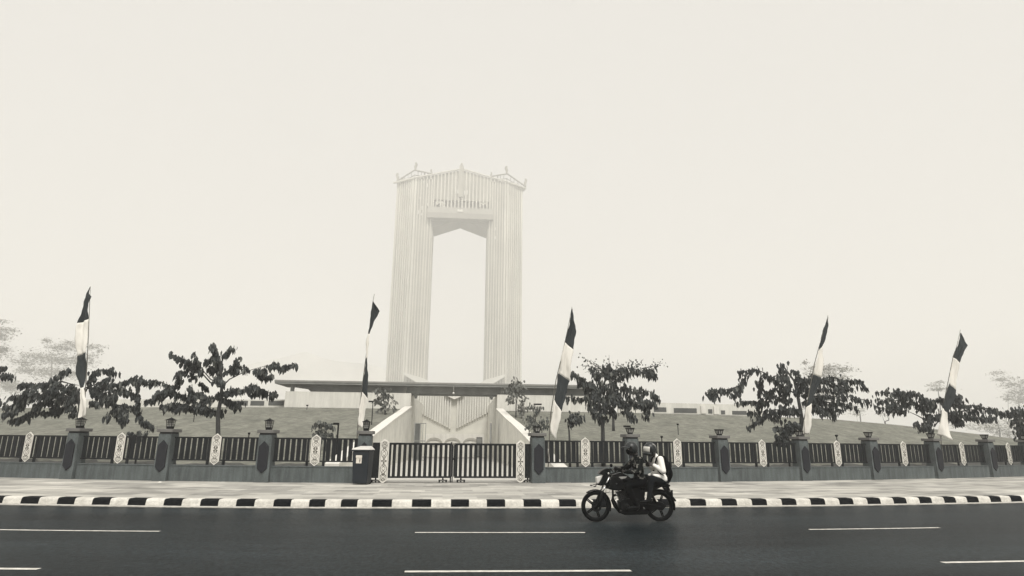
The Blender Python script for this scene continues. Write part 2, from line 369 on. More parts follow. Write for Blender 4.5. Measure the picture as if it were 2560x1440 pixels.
# ------------------------------------------------------------------ SETTING: the lawn bank with the cutting
AX = -.08
def crest_y(x): return 47.5 - AX * (x + 4)
cx = [(-700, 1030), (0, 1020), (340, 1018), (715, 1018), (1010, 1022), (1255, 1027), (1420, 1030), (1640, 1033), (1890, 1040), (2080, 1048), (2240, 1062), (2400, 1080), (2560, 1099), (3000, 1140)]
CX, CZ = [], []
for px, py in cx:
    y = 47.5
    for _ in range(6): q = U(px, py, Y=y); y = crest_y(q[0])
    CX.append(q[0]); CZ.append(q[2])
def crest_z(x): return float(np.interp(x, CX, CZ))
def wallL(y): return -6.55 - (y - 25) * .95 / 22.5
def wallR(y): return 1.75 - (y - 25) * 2.85 / 22.5
def gh(x, y):
    y0 = fence_y(x) + .35; yc = crest_y(x)
    t = (y - y0) / (yc - y0)
    if t <= 0: return .18
    t = min(1, t)
    return .18 + (crest_z(x) - .18) * (t ** .97) + .05 * math.sin(x * .7 + 1.3 * math.sin(y * .4)) * math.sin(math.pi * t) * t
mb = MB()
def grid(colf, nx, rows):
    b = len(mb.v)
    for r in rows:
        for i in range(nx + 1):
            x, y, z = colf(i / nx, r); mb.v.append((x, y, z))
    for j in range(len(rows) - 1):
        for i in range(nx):
            mb.f.append([b + j * (nx + 1) + i, b + j * (nx + 1) + i + 1, b + (j + 1) * (nx + 1) + i + 1, b + (j + 1) * (nx + 1) + i]); mb.m.append(0)
ts = list(np.linspace(0, 1, 36))
def left(u, t):
    xb = -80 + (wallL(25) - (-80)) * u
    yc = crest_y(xb); y = fence_y(xb) + .2 + (yc - fence_y(xb) - .2) * t
    x = xb + (wallL(y) - wallL(25)) * (u ** 6); return x, y, gh(x, y)
def right(u, t):
    xb = wallR(25) + (90 - wallR(25)) * u; yc = crest_y(xb) if xb < 60 else max(crest_y(60), fence_y(xb) + 2)
    y = fence_y(xb) + .2 + (yc - fence_y(xb) - .2) * t
    x = xb + (wallR(y) - wallR(25)) * ((1 - u) ** 8); return x, y, gh(x, y)
grid(left, 90, ts); grid(right, 90, ts)
def wl2(y): return -7.50 - .08 * (y - 47.5) - .28
def wr2(y): return -1.10 - .08 * (y - 47.5) + .30
def plat(x, y): return crest_z(x * min(1, 48 / max(y, 1)) * 1.0 if y > 48 else x) - .012 * 0 - .02
bt = [0, .03, .08, .2, .5, 1]
def back_left(u, t):
    x0 = -80 + (wallL(47.5) + 80) * u; y0 = crest_y(x0); y = y0 + (66 - y0) * t; x = x0 + (wl2(y) - wallL(47.5)) * (u ** 6)
    return x, y, crest_z(x0) - .03 * min(1, t * 10)
def back_right(u, t):
    x0 = wallR(47.5) + (90 - wallR(47.5)) * u; y0 = crest_y(x0) if x0 < 60 else max(crest_y(60), fence_y(x0) + 2); y = y0 + (70 - y0) * t if y0 < 66 else y0 + t * 4
    x = x0 + (wr2(y) - wallR(47.5)) * ((1 - u) ** 8); return x, y, crest_z(x0) - .03 * min(1, t * 10)
grid(back_left, 40, bt); grid(back_right, 40, bt)
fr = [66, 90, 150, 300, 600, 1200, 2400]
def far(u, yy):
    x = (-80 + 170 * u) * (yy / 66); return x, yy, crest_z((-80 + 170 * u)) - .05
grid(far, 60, fr)
def side(u, yy): return 0, 0, 0
bank = struct(mb.build('lawn_bank', M['lawn'], smooth=True, keepn=True))
mb = MB()
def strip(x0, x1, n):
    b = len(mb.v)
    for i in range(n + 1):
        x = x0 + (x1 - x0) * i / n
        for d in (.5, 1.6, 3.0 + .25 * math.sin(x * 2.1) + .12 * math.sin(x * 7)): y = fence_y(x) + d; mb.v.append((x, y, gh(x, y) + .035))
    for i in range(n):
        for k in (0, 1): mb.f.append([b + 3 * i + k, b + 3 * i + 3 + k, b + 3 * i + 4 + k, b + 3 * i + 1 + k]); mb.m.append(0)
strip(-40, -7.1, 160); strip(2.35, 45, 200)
struct(mb.build('shaded_strip', mat('shade_dark', (.045, .046, .042), .95, .4, 5, .8, 30), keepn=True))  # dark strip behind the fence, the shade there put into its colour
# floor of the cutting
fl = MB().add([(-8.2, fence_y(-6.6) + .1, .165), (2.2, fence_y(1.75) + .1, .165), (-1.5, 66, .165), (-8.4, 66, .165)], [(0, 1, 2, 3)])
struct(fl.build('passage_floor', M['floor']))

# ------------------------------------------------------------------ walls of the cutting
def sloped_wall(fx, sgn, label):
    t = thing('retaining_wall', label, 'retaining wall', (fx(25), 25, 0)); o = Vector((fx(25), 25, 0))
    mb = MB(); cp = MB(); Y = [24.3 if sgn > 0 else 24.2] + list(np.linspace(24.8, 47.4, 16))
    th = .38
    ring = []
    for y in Y:
        xi = fx(y); xo = xi + sgn * th; zt = gh(xi + sgn * .3, y) + .10
        ring.append((xi, xo, y, zt))
    vs = []
    for xi, xo, y, zt in ring: vs += [(xi, y, .05), (xo, y, .05), (xo, y, zt), (xi, y, zt)]
    fs = [(4 * i + k, 4 * i + (k + 1) % 4, 4 * i + 4 + (k + 1) % 4, 4 * i + 4 + k) for i in range(len(Y) - 1) for k in range(4)] + [(0, 1, 2, 3), tuple(4 * len(Y) - 4 + k for k in (3, 2, 1, 0))]
    mb.add([Vector(v) - o for v in vs], fs); mb.build('wall_face', M['wall_in'], t)
    vs = []
    for xi, xo, y, zt in ring: vs += [(xi - sgn * .04, y, zt + .003), (xo + sgn * .12, y, zt + .003), (xo + sgn * .12, y, zt + .10), (xi - sgn * .04, y, zt + .10)]
    cp.add([Vector(v) - o for v in vs], fs); cp.build('coping', M['coping'], t)
    return t
sloped_wall(wallL, -1, 'sloping white-topped wall along the left side of the passage behind the gate')
sloped_wall(wallR, 1, 'sloping white-topped wall along the right side of the passage behind the gate')

# ------------------------------------------------------------------ the canopy building on the crest
P0 = np.array([-4, 48.2]); TD = np.array([1, -AX]) / math.hypot(1, AX); P1 = P0 + TD
def fr2(s, dn): return P0 + TD * s + np.array([-TD[1], TD[0]]) * dn
RZ = math.atan2(TD[1], TD[0])
def sp(px, py): return UP(px, py, P0, P1)
t = thing('entrance_building', 'long low white building with a flat dark overhanging roof above the gate passage', 'building', (P0[0], P0[1], 0), RZ)
zw = sp(900, 981)[1]
mb = MB(); sL = sp(712, 1000)[0]; sl2 = sp(1027, 1000)[0]; sr1 = sp(1243, 1000)[0]; sR = sp(1500, 1000)[0]
for a, b in ((sL, sl2), (sr1, sR)):
    MB().box(((a + b) / 2, .2, zw / 2), (b - a, .4, zw)).build('front_wall', M['wall_w'], t)
for s_, a in ((sl2, -1), (sr1, 1)): MB().box((s_ + a * .2, .4 + 8, zw / 2), (.4, 15.98, zw)).build('side_wall', M['wall_in'], t)
rs0 = sp(690, 955)[0]; rs1 = sR - .6
zt = UP(900, 953.5, P0 + np.array([0, -.3]), P1 + np.array([0, -.3]))[1]
mb = MB(); mb.box(((rs0 + rs1) / 2, 1.55, zt - .13), (rs1 - rs0, 3.7, .26)); mb.build('roof_slab', M['roof'], t)
mb = MB(); mb.box(((rs0 + rs1) / 2, -.325, zt - .055), (rs1 - rs0 + .04, .05, .13)); mb.build('fascia', M['roof_edge'], t)
g0 = sp(775, 970)[0]; gc0 = sp(1012, 970)[0]; gc1 = sp(1256, 970)[0]
zb = zt - .262
mb = MB(); mb.prism([(g0, zw + .01), (sR - .8, zw + .01), (sR - .8, zb), (sp(728, 970)[0], zb), (sp(737, 970)[0], zw + .33), (sp(766, 970)[0], zw + .22)], .5, .8)
mb.build('girder', M['roof'], t)
mb = MB(); zc = sp(1130, 988)[1]; mb.box(((gc0 + gc1) / 2, .97, (zc + zb) / 2), (gc1 - gc0 - .3, .33, zb - zc)); mb.build('portal_beam', M['roof'], t)
for px in (728, 1012, 1256):
    s_ = sp(px, 975)[0]; MB().box((s_, .34, (zw + .005 + zb) / 2), (.24, .24, zb - zw - .01)).build('column', M['roof_edge'] if px > 900 else M['roof'], t)
for px in (1038, 1230):
    s_ = sp(px, 990)[0]; MB().prism([(s_ - .35, zb - .02), (s_ + .35, zb - .02), (s_ + .08, zc - .25), (s_ - .08, zc - .25)], .6, .78).build('bracket', M['roof'], t)
MB().ball((sp(1134, 984)[0], -.4, sp(1134, 984)[1]), .085).tube([(sp(1134, 984)[0], -.4, sp(1134, 984)[1] + .06), (sp(1134, 984)[0], -.4, zb)], .012, 5).build('lamp', M['lens'], t, True)

# inner relief wall at the end of the passage
Q0 = P0 + np.array([AX * 15.8, 15.8]); Q1 = Q0 + TD
def sq(px, py): return UP(px, py, Q0, Q1)
t = thing('relief_wall', 'pale fluted relief wall with a pointed lower edge behind the passage', 'wall', (Q0[0], Q0[1], 0), RZ)
a0 = sq(1018, 1000)[0]; a1 = sq(1250, 1000)[0]; ztop = sq(1134, 972)[1]
MB().box(((a0 + a1) / 2, .3, (ztop + .1) / 2), (a1 - a0, .5, ztop - .1)).build('backing', mat('relief_backing', (.56, .55, .50), .9, .12, .5, .4, 6), t)
mb = MB(); sc_ = sq(1134, 1000)[0]; k = 0
x = 1046
while x < 1226:
    s_, _ = sq(x, 1000); d = abs(x - 1135)
    yb = 1076 - d * .52
    z0 = sq(x, yb)[1]
    if d > 8: mb.box((s_, -.1, (z0 + ztop) / 2), (.15, .22, ztop - z0))
    x += 6.2
mb.build('flutes', M['wall_w'], t)
MB().prism([(sq(1112, 987)[0], ztop), (sq(1112, 988)[0], sq(1112, 988)[1]), (sq(1136, 999)[0], sq(1136, 999)[1]), (sq(1160, 989)[0], sq(1160, 989)[1]), (sq(1160, 989)[0], ztop)], -.5, -.28).build('pointed_crown', M['coping'], t)

# planter with wave relief
W0 = P0 + np.array([AX * 8.5, 8.5]); W1 = W0 + TD
def sw(px, py): return UP(px, py, W0, W1)
t = thing('wave_planter', 'low white planter wall with curling wave relief inside the passage', 'planter wall', (W0[0], W0[1], 0), RZ)
b0 = sw(1062, 1090)[0]; b1 = sw(1210, 1090)[0]; zz = sw(1136, 1085)[1]
MB().box(((b0 + b1) / 2, .3, zz / 2 + .08), (b1 - b0, .6, zz - .16)).build('planter_body', M['coping'], t)
sc = (b1 - b0) / 3.55; WG = mat('wave_grey', (.34, .33, .295), .9, .1, 5)
for k in range(3):
    mb = MB()
    o_ = b0 + .15 * sc + k * sc * 1.1; h = zz - .25
    band = []
    for i in range(15):
        a = i / 14 * math.pi; band.append((o_ + sc * .42 - math.cos(a) * sc * .5, h - .62 + math.sin(a) * .55))
    inn = [(p[0] * .82 + (o_ + sc * .42) * .18, h - .62 + (p[1] - h + .62) * .62) for p in band]
    for i in range(14): mb.prism([band[i], band[i + 1], inn[i + 1], inn[i]], -.06, .001)
    mb.tube([(o_ + sc * .5 + math.cos(q) * sc * .2 * (1 - q / 9), -.04, h - .72 + math.sin(q) * .2 * (1 - q / 9)) for q in np.linspace(0, 7, 22)], .045, 6)
    mb.build('wave', WG, t)
s0, z0 = sw(1200, 1102)
t = thing('control_box', 'small grey cabinet standing in front of the wave planter', 'cabinet', (*(W0 + TD * s0 - np.array([0, 1.2]))[:2], .165), RZ)
MB().box((0, 0, .86), (.52, .3, 1.72)).build('case', M['wallglass'], t, bevel=.02); MB().box((0, -.165, .86), (.42, .02, 1.5)).build('door', M['roof'], t)
# portal grille door leaf standing open
t = thing('grille_door', 'open dark metal grille door at the left of the passage mouth', 'door', (*U(1034, 1100, Y=45)[:2], .165), math.radians(8))
zg = U(1045, 1057, Y=45)[2] - .165; wg = .82
mb = MB()
for x in (.04, .44, .62, .82): mb.box((x, 0, zg / 2), (.07 if x < .6 else .04, .06, zg))
for z in (.05, zg * .52, zg - .04): mb.box((.43, .002, z), (.8, .05, .06))
mb.build('frame', M['roof'], t)
MB().box((.24, .01, zg / 2), (.36, .012, zg - .1)).build('mesh_panel', M['wallglass'], t)
pr = U(1227, 1100, Y=45.5); zg2 = U(1227, 1058, Y=45.5)[2] - .165
MBo = MB().box((0, 0, zg2 / 2), (.11, .8, zg2)).box((0, -.43, zg2 * .55), (.14, .03, .3)).build('grille_door', M['roof'])
MBo.location = (pr[0], pr[1], .165); tag(MBo, 'dark grille door seen edge on at the right of the passage mouth', 'door')

# perimeter walls on the crest
def perim(px0, px1, ytop, recs, label, dy=1.6, posts=()):
    A = np.array([P0[0], P0[1] + dy]); B = A + TD
    s0 = UP(px0, 1010, A, B)[0]; s1 = UP(px1, 1010, A, B)[0]
    c = A + TD * (s0 + s1) / 2; t = thing('perimeter_wall', label, 'wall', (c[0], c[1], 0), RZ); sh = (s0 + s1) / 2
    zt0 = UP(px0, ytop[0], A, B)[1]; zt1 = UP(px1, ytop[1], A, B)[1]
    MB().prism([(s0 - sh, 1.5), (s1 - sh, 1.5), (s1 - sh, zt1), (s0 - sh, zt0)], 0, .3).build('wall_body', M['wall_w'], t)
    for x0, y0, x1, y1 in recs:
        a, za = UP(x0, y0, A, B); b, zb_ = UP(x1, y1, A, B)
        MB().box(((a + b) / 2 - sh, -.012, (za + zb_) / 2), (b - a, .02, abs(za - zb_))).build('window', M['wallglass'], t)
    for x0, y0, x1, y1 in posts:
        a, za = UP(x0, y0, A, B); b, zb_ = UP(x1, y1, A, B)
        MB().box(((a + b) / 2 - sh, -.06, (za + zb_) / 2), (b - a, .12, abs(za - zb_))).build('pilaster', M['coping'], t)
    return t
perim(150, 716, (998, 999), [(562, 1002, 582, 1013), (590, 1002, 600, 1013), (608, 1002, 619, 1014), (627, 1002, 660, 1014), (672, 1002, 709, 1014)],
      'low white boundary wall with dark slots along the crest left of the building', posts=[(340, 1002, 352, 1017), (505, 1000, 512, 1017)])
perim(1545, 1905, (1004, 1013), [(1634, 1018, 1666, 1030), (1684, 1020, 1742, 1033), (1770, 1023, 1781, 1034), (1802, 1026, 1813, 1036), (1830, 1027, 1867, 1037)],
      'low white boundary wall with dark slots along the crest behind the right lawn', posts=[(1751, 1015, 1764, 1034), (1783, 1016, 1797, 1036)])

# ------------------------------------------------------------------ the arch tower in the haze
TY = 480.0; TQ = TY / 380
T0 = np.array([U(1150, 900, Y=TY)[0], TY]); T1 = T0 + TD
def st(px, py, b=0):
    O_ = T0 + np.array([AX * b, b]) * TQ; s_, z_ = UP(px, py, O_, O_ + TD); return s_ / TQ, 3.0 + (z_ - 3.0) / TQ
t = thing('arch_tower', 'giant pale gate-shaped monument tower fading into the haze', 'monument', (T0[0], T0[1], 3.0), RZ); t.scale = (TQ, TQ, TQ)
ZB = 3.0
sCL = st(1037, 447)[0]; zCL = st(1037, 447)[1]; sCR = st(1267, 455)[0]; zCR = st(1267, 455)[1]
zE = (zCL + zCR) / 2; sCL, sCR = -(sCR - sCL) / 2 + (sCR + sCL) / 2, sCR
sPk, zPk = st(1154, 424); sIL = st(1078, 592)[0]; sIR = st(1220, 597)[0]
zSh = (st(1083, 592, 22.5)[1] + st(1215, 597, 22.5)[1]) / 2; sAp = (sIL + sIR) / 2; zAp = st(1150, 571, 22.5)[1]
dO = 9.0; sOL = st(991, 470)[0] * (380 + dO) / 380; sOR = st(1311, 476)[0] * (380 + dO) / 380 - 1
zSl = st(1150, 536)[1]; zSb = st(1150, 549)[1]
def L(z): return z - ZB
DP = 24
pl = {}
for nm, sI, sC, sO in (('L', sIL, sCL, sOL), ('R', sIR, sCR, sOR)):
    sg = -1 if nm == 'L' else 1
    poly = [(sI, 1), (sC, 1), (sO - sg * 1.2, dO), (sO - sg * 1.2, DP - dO), (sC, DP - 1), (sI, DP - 1)]
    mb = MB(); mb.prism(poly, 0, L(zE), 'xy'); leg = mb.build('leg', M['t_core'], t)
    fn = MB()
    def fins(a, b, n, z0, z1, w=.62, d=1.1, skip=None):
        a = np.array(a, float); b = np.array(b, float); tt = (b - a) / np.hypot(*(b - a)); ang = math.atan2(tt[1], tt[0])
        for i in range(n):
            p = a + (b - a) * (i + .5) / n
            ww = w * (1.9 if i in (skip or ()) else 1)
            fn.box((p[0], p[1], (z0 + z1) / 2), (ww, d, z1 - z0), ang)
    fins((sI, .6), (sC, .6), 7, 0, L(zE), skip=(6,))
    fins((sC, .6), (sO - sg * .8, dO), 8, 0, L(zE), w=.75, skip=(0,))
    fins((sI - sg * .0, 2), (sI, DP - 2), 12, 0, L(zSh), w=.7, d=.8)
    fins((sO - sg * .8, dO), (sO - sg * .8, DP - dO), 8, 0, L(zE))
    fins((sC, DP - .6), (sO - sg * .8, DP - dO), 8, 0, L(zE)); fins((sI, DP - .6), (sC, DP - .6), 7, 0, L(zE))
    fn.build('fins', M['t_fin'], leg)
    # solid pale boxes painted as slits of sky and spots of light on the legs
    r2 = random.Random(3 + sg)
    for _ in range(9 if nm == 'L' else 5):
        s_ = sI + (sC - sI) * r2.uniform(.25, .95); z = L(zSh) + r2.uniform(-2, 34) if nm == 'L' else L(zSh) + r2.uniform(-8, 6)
        MB().box((s_, .1, z), (.5, .3, r2.uniform(1.2, 3.2))).build('painted_slit', M['t_white'], leg)
# head between legs: soffit block with a pointed underside, recess above it, gable on top
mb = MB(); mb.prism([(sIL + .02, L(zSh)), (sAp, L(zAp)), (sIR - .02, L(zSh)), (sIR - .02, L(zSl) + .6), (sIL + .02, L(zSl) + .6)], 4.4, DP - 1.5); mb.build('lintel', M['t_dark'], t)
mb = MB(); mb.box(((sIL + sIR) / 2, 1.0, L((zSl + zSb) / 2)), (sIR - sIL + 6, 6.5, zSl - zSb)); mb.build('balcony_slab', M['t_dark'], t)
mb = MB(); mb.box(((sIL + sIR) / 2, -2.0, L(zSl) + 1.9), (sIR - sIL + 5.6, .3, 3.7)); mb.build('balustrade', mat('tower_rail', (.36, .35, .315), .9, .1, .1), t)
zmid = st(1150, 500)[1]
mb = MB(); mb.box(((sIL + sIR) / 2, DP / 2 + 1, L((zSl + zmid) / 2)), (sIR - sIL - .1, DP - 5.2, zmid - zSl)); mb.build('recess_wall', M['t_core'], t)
gab = [(sCL, L(zE) + .02), (sCR, L(zE) + .02), (sPk, L(zPk))]
mb = MB(); mb.prism([(sCL, L(zE) + .02), (sCR, L(zE) + .02), (sCR - .01, L(zE) + .3), (sPk, L(zPk)), (sCL + .01, L(zE) + .3)], 1, DP - 1)
mb.prism([(sIL + .02, L(zmid)), (sIR - .02, L(zmid)), (sIR - .02, L(zE)), (sIL + .02, L(zE))], 1, DP - 1)
head = mb.build('gable', M['t_core'], t)
fn = MB(); N = 26
for i in range(N):
    s_ = sCL + (sCR - sCL) * (i + .5) / N
    if sIL < s_ < sIR: zlo = L(zmid) - 3 - 5 * (1 - abs(s_ - sPk) / (sIR - sPk)) - 1.6 * (i % 3)
    else: zlo = L(zE) + .05
    zhi = L(zE) + (L(zPk) - L(zE)) * (1 - abs(s_ - sPk) / max(sPk - sCL, sCR - sPk)) - .3
    d = .7 + .25 * (1 - abs(i - 12.5) / 12.5)
    fn.box((s_, .6, (zlo + zhi) / 2), (d, 1.15, zhi - zlo))
MB().box((sPk, .3, L(zmid) + 13), (3.0, 1.7, 22)).build('emblem_panel', M['t_core'], head)
fn.build('gable_fins', mat('tower_fins_head', (.52, .505, .45), .9, .15, .08), head)
mb = MB()
for a, b in (((sCL, L(zE)), (sPk, L(zPk))), ((sPk, L(zPk)), (sCR, L(zE)))):
    mb.tube([(a[0], 0, a[1] + .6), (b[0], 0, b[1] + .6)], .55, 6)
for nm, sC, sO in (('L', sCL, sOL), ('R', sCR, sOR)):
    mb.tube([(sC, 0, L(zE) + .4), (sO + (-2 if nm == 'L' else 2), dO, L(zE) + .1)], .7, 6)
mb.build('cornice', M['t_fin'], head)
# light slots in the gable, door houses and a notice on the balcony
for dx in (-3.2, -1.9, 1.2, 2.6, 4.4): MB().box((sPk + dx - .2, -.12, L(st(1150, 482)[1]) + (dx % 1.3)), (.55, .2, 2.5 + (dx % 1))).build('light_slot', M['t_white'], head)
for px, yy in ((1098, 513), (1209, 515)):
    s_, z_ = st(px, yy); h = z_ - zSl + 3
    hs = MB(); hs.prism([(s_ - 2.6, L(zSl)), (s_ - 1.6, L(zSl)), (s_ - 1.6, L(zSl) + h - 1.2), (s_ + 1.6, L(zSl) + h - 1.2), (s_ + 1.6, L(zSl)), (s_ + 2.6, L(zSl)), (s_ + 2.6, L(zSl) + h), (s_, L(zSl) + h + 1.5), (s_ - 2.6, L(zSl) + h)], 1.6, 2.4)
    hs.build('door_frame', M['t_fin'], t)
s_, z_ = st(1150, 530); MB().box((s_, -2.4, L(z_)), (3.6, .3, 1.6)).build('notice_board', M['t_white'], t)
# roof frames with curled finials
def bars(pts, r=.5):
    mb_ = MB()
    for a, b in zip(pts[:-1], pts[1:]): mb_.tube([a, b], r, 5)
    return mb_
def horn(s_, dn, z, sg, k=1.0):
    pts = [(0, 0), (.9, 0), (.8, 1.2), (1.2, 2.4), (1.5, 3.2), (.8, 4.4), (-.1, 4.1), (.3, 3.2), (-.4, 2.2), (-.2, 1.0)]
    mb_ = MB(); mb_.prism([(s_ + sg * p[0] * k, z + p[1] * k) for p in pts], dn - .5, dn + .5); return mb_
for sg, sC, sO, cpx, epx in ((-1, sCL, sOL, (1037, 427), (991, 443)), (1, sCR, sOR, (1268, 436), (1316, 457))):
    zc_ = st(cpx[0], cpx[1])[1]; ze_ = st(*epx)[1]; sc_ = st(cpx[0], cpx[1])[0]; se_ = st(*epx)[0]
    zi = L(zE) + 1.6 + 4.2; si = sC - sg * (abs(sC - sPk) * .36)
    fr_ = bars([(si, 0, zi - 2), (sc_, -1, L(zc_)), (se_, 8, L(ze_) + 1), (se_, DP - 8, L(ze_) + 1), (sc_, DP, L(zc_)), (si, DP, zi - 2)])
    fr_.tube([(si, 1.5, zi - 4.2), (sc_, 1, L(zc_) - 2.6)], .3, 5).tube([(sc_, 1, L(zc_) - 2.6), (se_ - sg * 1, 8, L(ze_) - 1.5)], .3, 5)
    for k in range(1, 5):
        q = k / 5
        fr_.tube([(sc_ + (se_ - sc_) * q, -1 + 9 * q, L(zc_) + (L(ze_) + 1 - L(zc_)) * q), (sc_ + (se_ - sg - sc_) * q, 1 + 7 * q, L(zc_) - 2.6 + (L(ze_) - L(zc_) + 1.1) * q)], .2, 4)
        fr_.tube([(sc_ + (si - sc_) * q, -1, L(zc_) + (zi - 2 - L(zc_)) * q), (sc_ + (si - sc_) * q, 1, L(zc_) - 2.6 + (zi - 1.6 - L(zc_)) * q)], .2, 4)
    for q in (0, .5, .95): fr_.tube([(sC + (sO - sC) * q, dO * q, L(zE)), (sC + (sO - sC) * q, dO * q, L(zc_) - 2.6 + (L(ze_) - L(zc_) + 1.1) * q)], .3, 4)
    for (x_, y_, z_) in ((sC - sg * 6, 0, L(zE) - 1),): fr_.tube([(x_, 1, z_), (x_, 1, zi - 1)], .3, 4)
    fo = fr_.build('roof_frame', M['t_dark'], t)
    MB().prism([(sC - sg * 7, L(zE) + 1), (sC - sg * 7, zi - 2.6), (sc_, L(zc_) - 2.9), (sO - sg * 3, L(zE) + 2.2), (sO - sg * 3, L(zE) + .3)], 6, 6.6).build('shade_panel', M['t_fin'], fo)
    for (x_, y_, z_, g_, k_) in ((sc_, -1, L(zc_), -sg, 1.25), (se_ - sg * .4, 8, L(ze_) + .8, sg, 1.3), (si, 0, zi - 2.4, sg, .8)):
        horn(x_, y_, z_, g_, k_).build('finial', M['t_dark'], t)
mb = MB(); k = 1
mb.prism([(sPk - 1.0, L(zPk) + .5), (sPk + 1.0, L(zPk) + .5), (sPk + .7, L(zPk) + 2.4), (sPk + 1, L(zPk) + 3.2), (sPk + .4, L(zPk) + 4.6), (sPk - .4, L(zPk) + 4.6), (sPk - 1, L(zPk) + 3.2), (sPk - .7, L(zPk) + 2.4)], -.3, .3)
mb.build('finial', M['t_dark'], t)
for sg, sI, sC, tip in ((-1, sIL, sCL, 1098), (1, sIR, sCR, 1178)):
    s_t = st(tip, 956)[0]; z1 = L(st(1020, 935)[1])
    MB().prism([(sC, z1), (sC, z1 - 1.2), (s_t + sg * 8, L(st(1100, 960)[1]) - 3), (s_t - sg * 0, L(st(1100, 960)[1]) - 3), (sI, z1 - 3.4)][::-1], -9, .0).build('ramp', M['t_white'], t)

# faint mountain
mb = MB(); xs = np.linspace(480, 1010, 40); pr_ = [(480, 938), (600, 915), (660, 903), (715, 892), (763, 879), (800, 893), (840, 903), (920, 910), (1010, 935)]
vs = []
for x in xs:
    y = np.interp(x, [p[0] for p in pr_], [p[1] for p in pr_]); q = U(x, y, Y=900); vs += [(q[0], 840, 0), (q[0], 900, q[2]), (q[0], 1000, 0)]
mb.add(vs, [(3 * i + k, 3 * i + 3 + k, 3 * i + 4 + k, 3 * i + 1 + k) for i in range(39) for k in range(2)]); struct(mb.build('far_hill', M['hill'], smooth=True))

# ------------------------------------------------------------------ FENCE: pillars, lanterns, low walls, panels
posts = [p for p in FP[3:18]]            # pillar positions along the line (front faces)
names = {}
def shield(mb, sc, w=.32, h=1.06, y=-.02):
    """white elongated hexagon + thin scrollwork, centred at 0,0; returns via two builders"""
    a = w / 2; b = h / 2; c = b - a * .8
    mb.prism([(-a, -c), (0, -b), (a, -c), (a, c), (0, b), (-a, c)], y - .012, y + .012)
    yy = y - .016; r = .0055 if h < 1.2 else .007
    def ln(pts, rr=r): sc.tube([(p[0], yy, p[1]) for p in pts], rr, 4)
    k = .78; ln([(-a * k, -c * .97), (0, -b * .9), (a * k, -c * .97), (a * k, c * .97), (0, b * .9), (-a * k, c * .97), (-a * k, -c * .97)], r * .7)
    for sg in (1, -1):
        for q in (0, 1):
            z0 = sg * h * (.07 + .21 * q); z1 = sg * h * (.28 + .15 * q)
            for sx in (1, -1):
                pts = [(sx * a * .68 * math.sin(math.pi * t) ** .7 * (1 - .15 * q), z0 + (z1 - z0) * t) for t in np.linspace(0, 1, 9)]
                ln(pts, r * 1.25)
                pts = [(sx * a * .36 * math.cos(2.2 * math.pi * t), z0 + (z1 - z0) * t) for t in np.linspace(0, 1, 12)]
                ln(pts)
        ln([(a * .62 * math.cos(t), sg * (h * .33) + a * .3 * math.sin(t)) for t in np.linspace(0, math.pi, 8)])
    for i in range(4):
        t = i * math.pi / 2 + (0 if h > 1.2 else .78); cx_, cz_ = math.cos(t), math.sin(t)
        sc.prism([(0, 0), (cx_ * a * .5 - cz_ * a * .22, cz_ * a * .5 + cx_ * a * .22), (cx_ * a * .62, cz_ * a * .62), (cx_ * a * .5 + cz_ * a * .22, cz_ * a * .5 - cx_ * a * .22)], yy - .006, yy)
def tangent(i):
    a = np.array(posts[max(i - 1, 0)]); b = np.array(posts[min(i + 1, len(posts) - 1)]); return math.atan2(b[1] - a[1], b[0] - a[0])
def make_pillar():
    t = thing('fence_pillar', 'x', 'pillar', group='grey capped pillars of the street fence')
    MB().frustum((0, .25, 0), (.50, .50), (0, .25, 1.575), (.455, .455)).build('shaft', M['post'], t, bevel=.008)
    MB().box((0, .25, 1.60), (.42, .42, .05)).build('neck', M['slate'], t)
    MB().box((0, .25, 1.625 + .055), (.57, .57, .11)).build('cap', M['post_cap'], t, bevel=.012)
    a = .17; MB().prism([(-a, .46), (0, .30), (a, .46), (a, 1.18), (0, 1.36), (-a, 1.18)], -.035, .01).build('emblem_panel', M['slate'], t, bevel=.004)
    return t
def copy_tree(o, parent=None):
    c = o.copy(); C.objects.link(c); c.parent = parent
    for ch in list(o.children): copy_tree(ch, c)
    return c
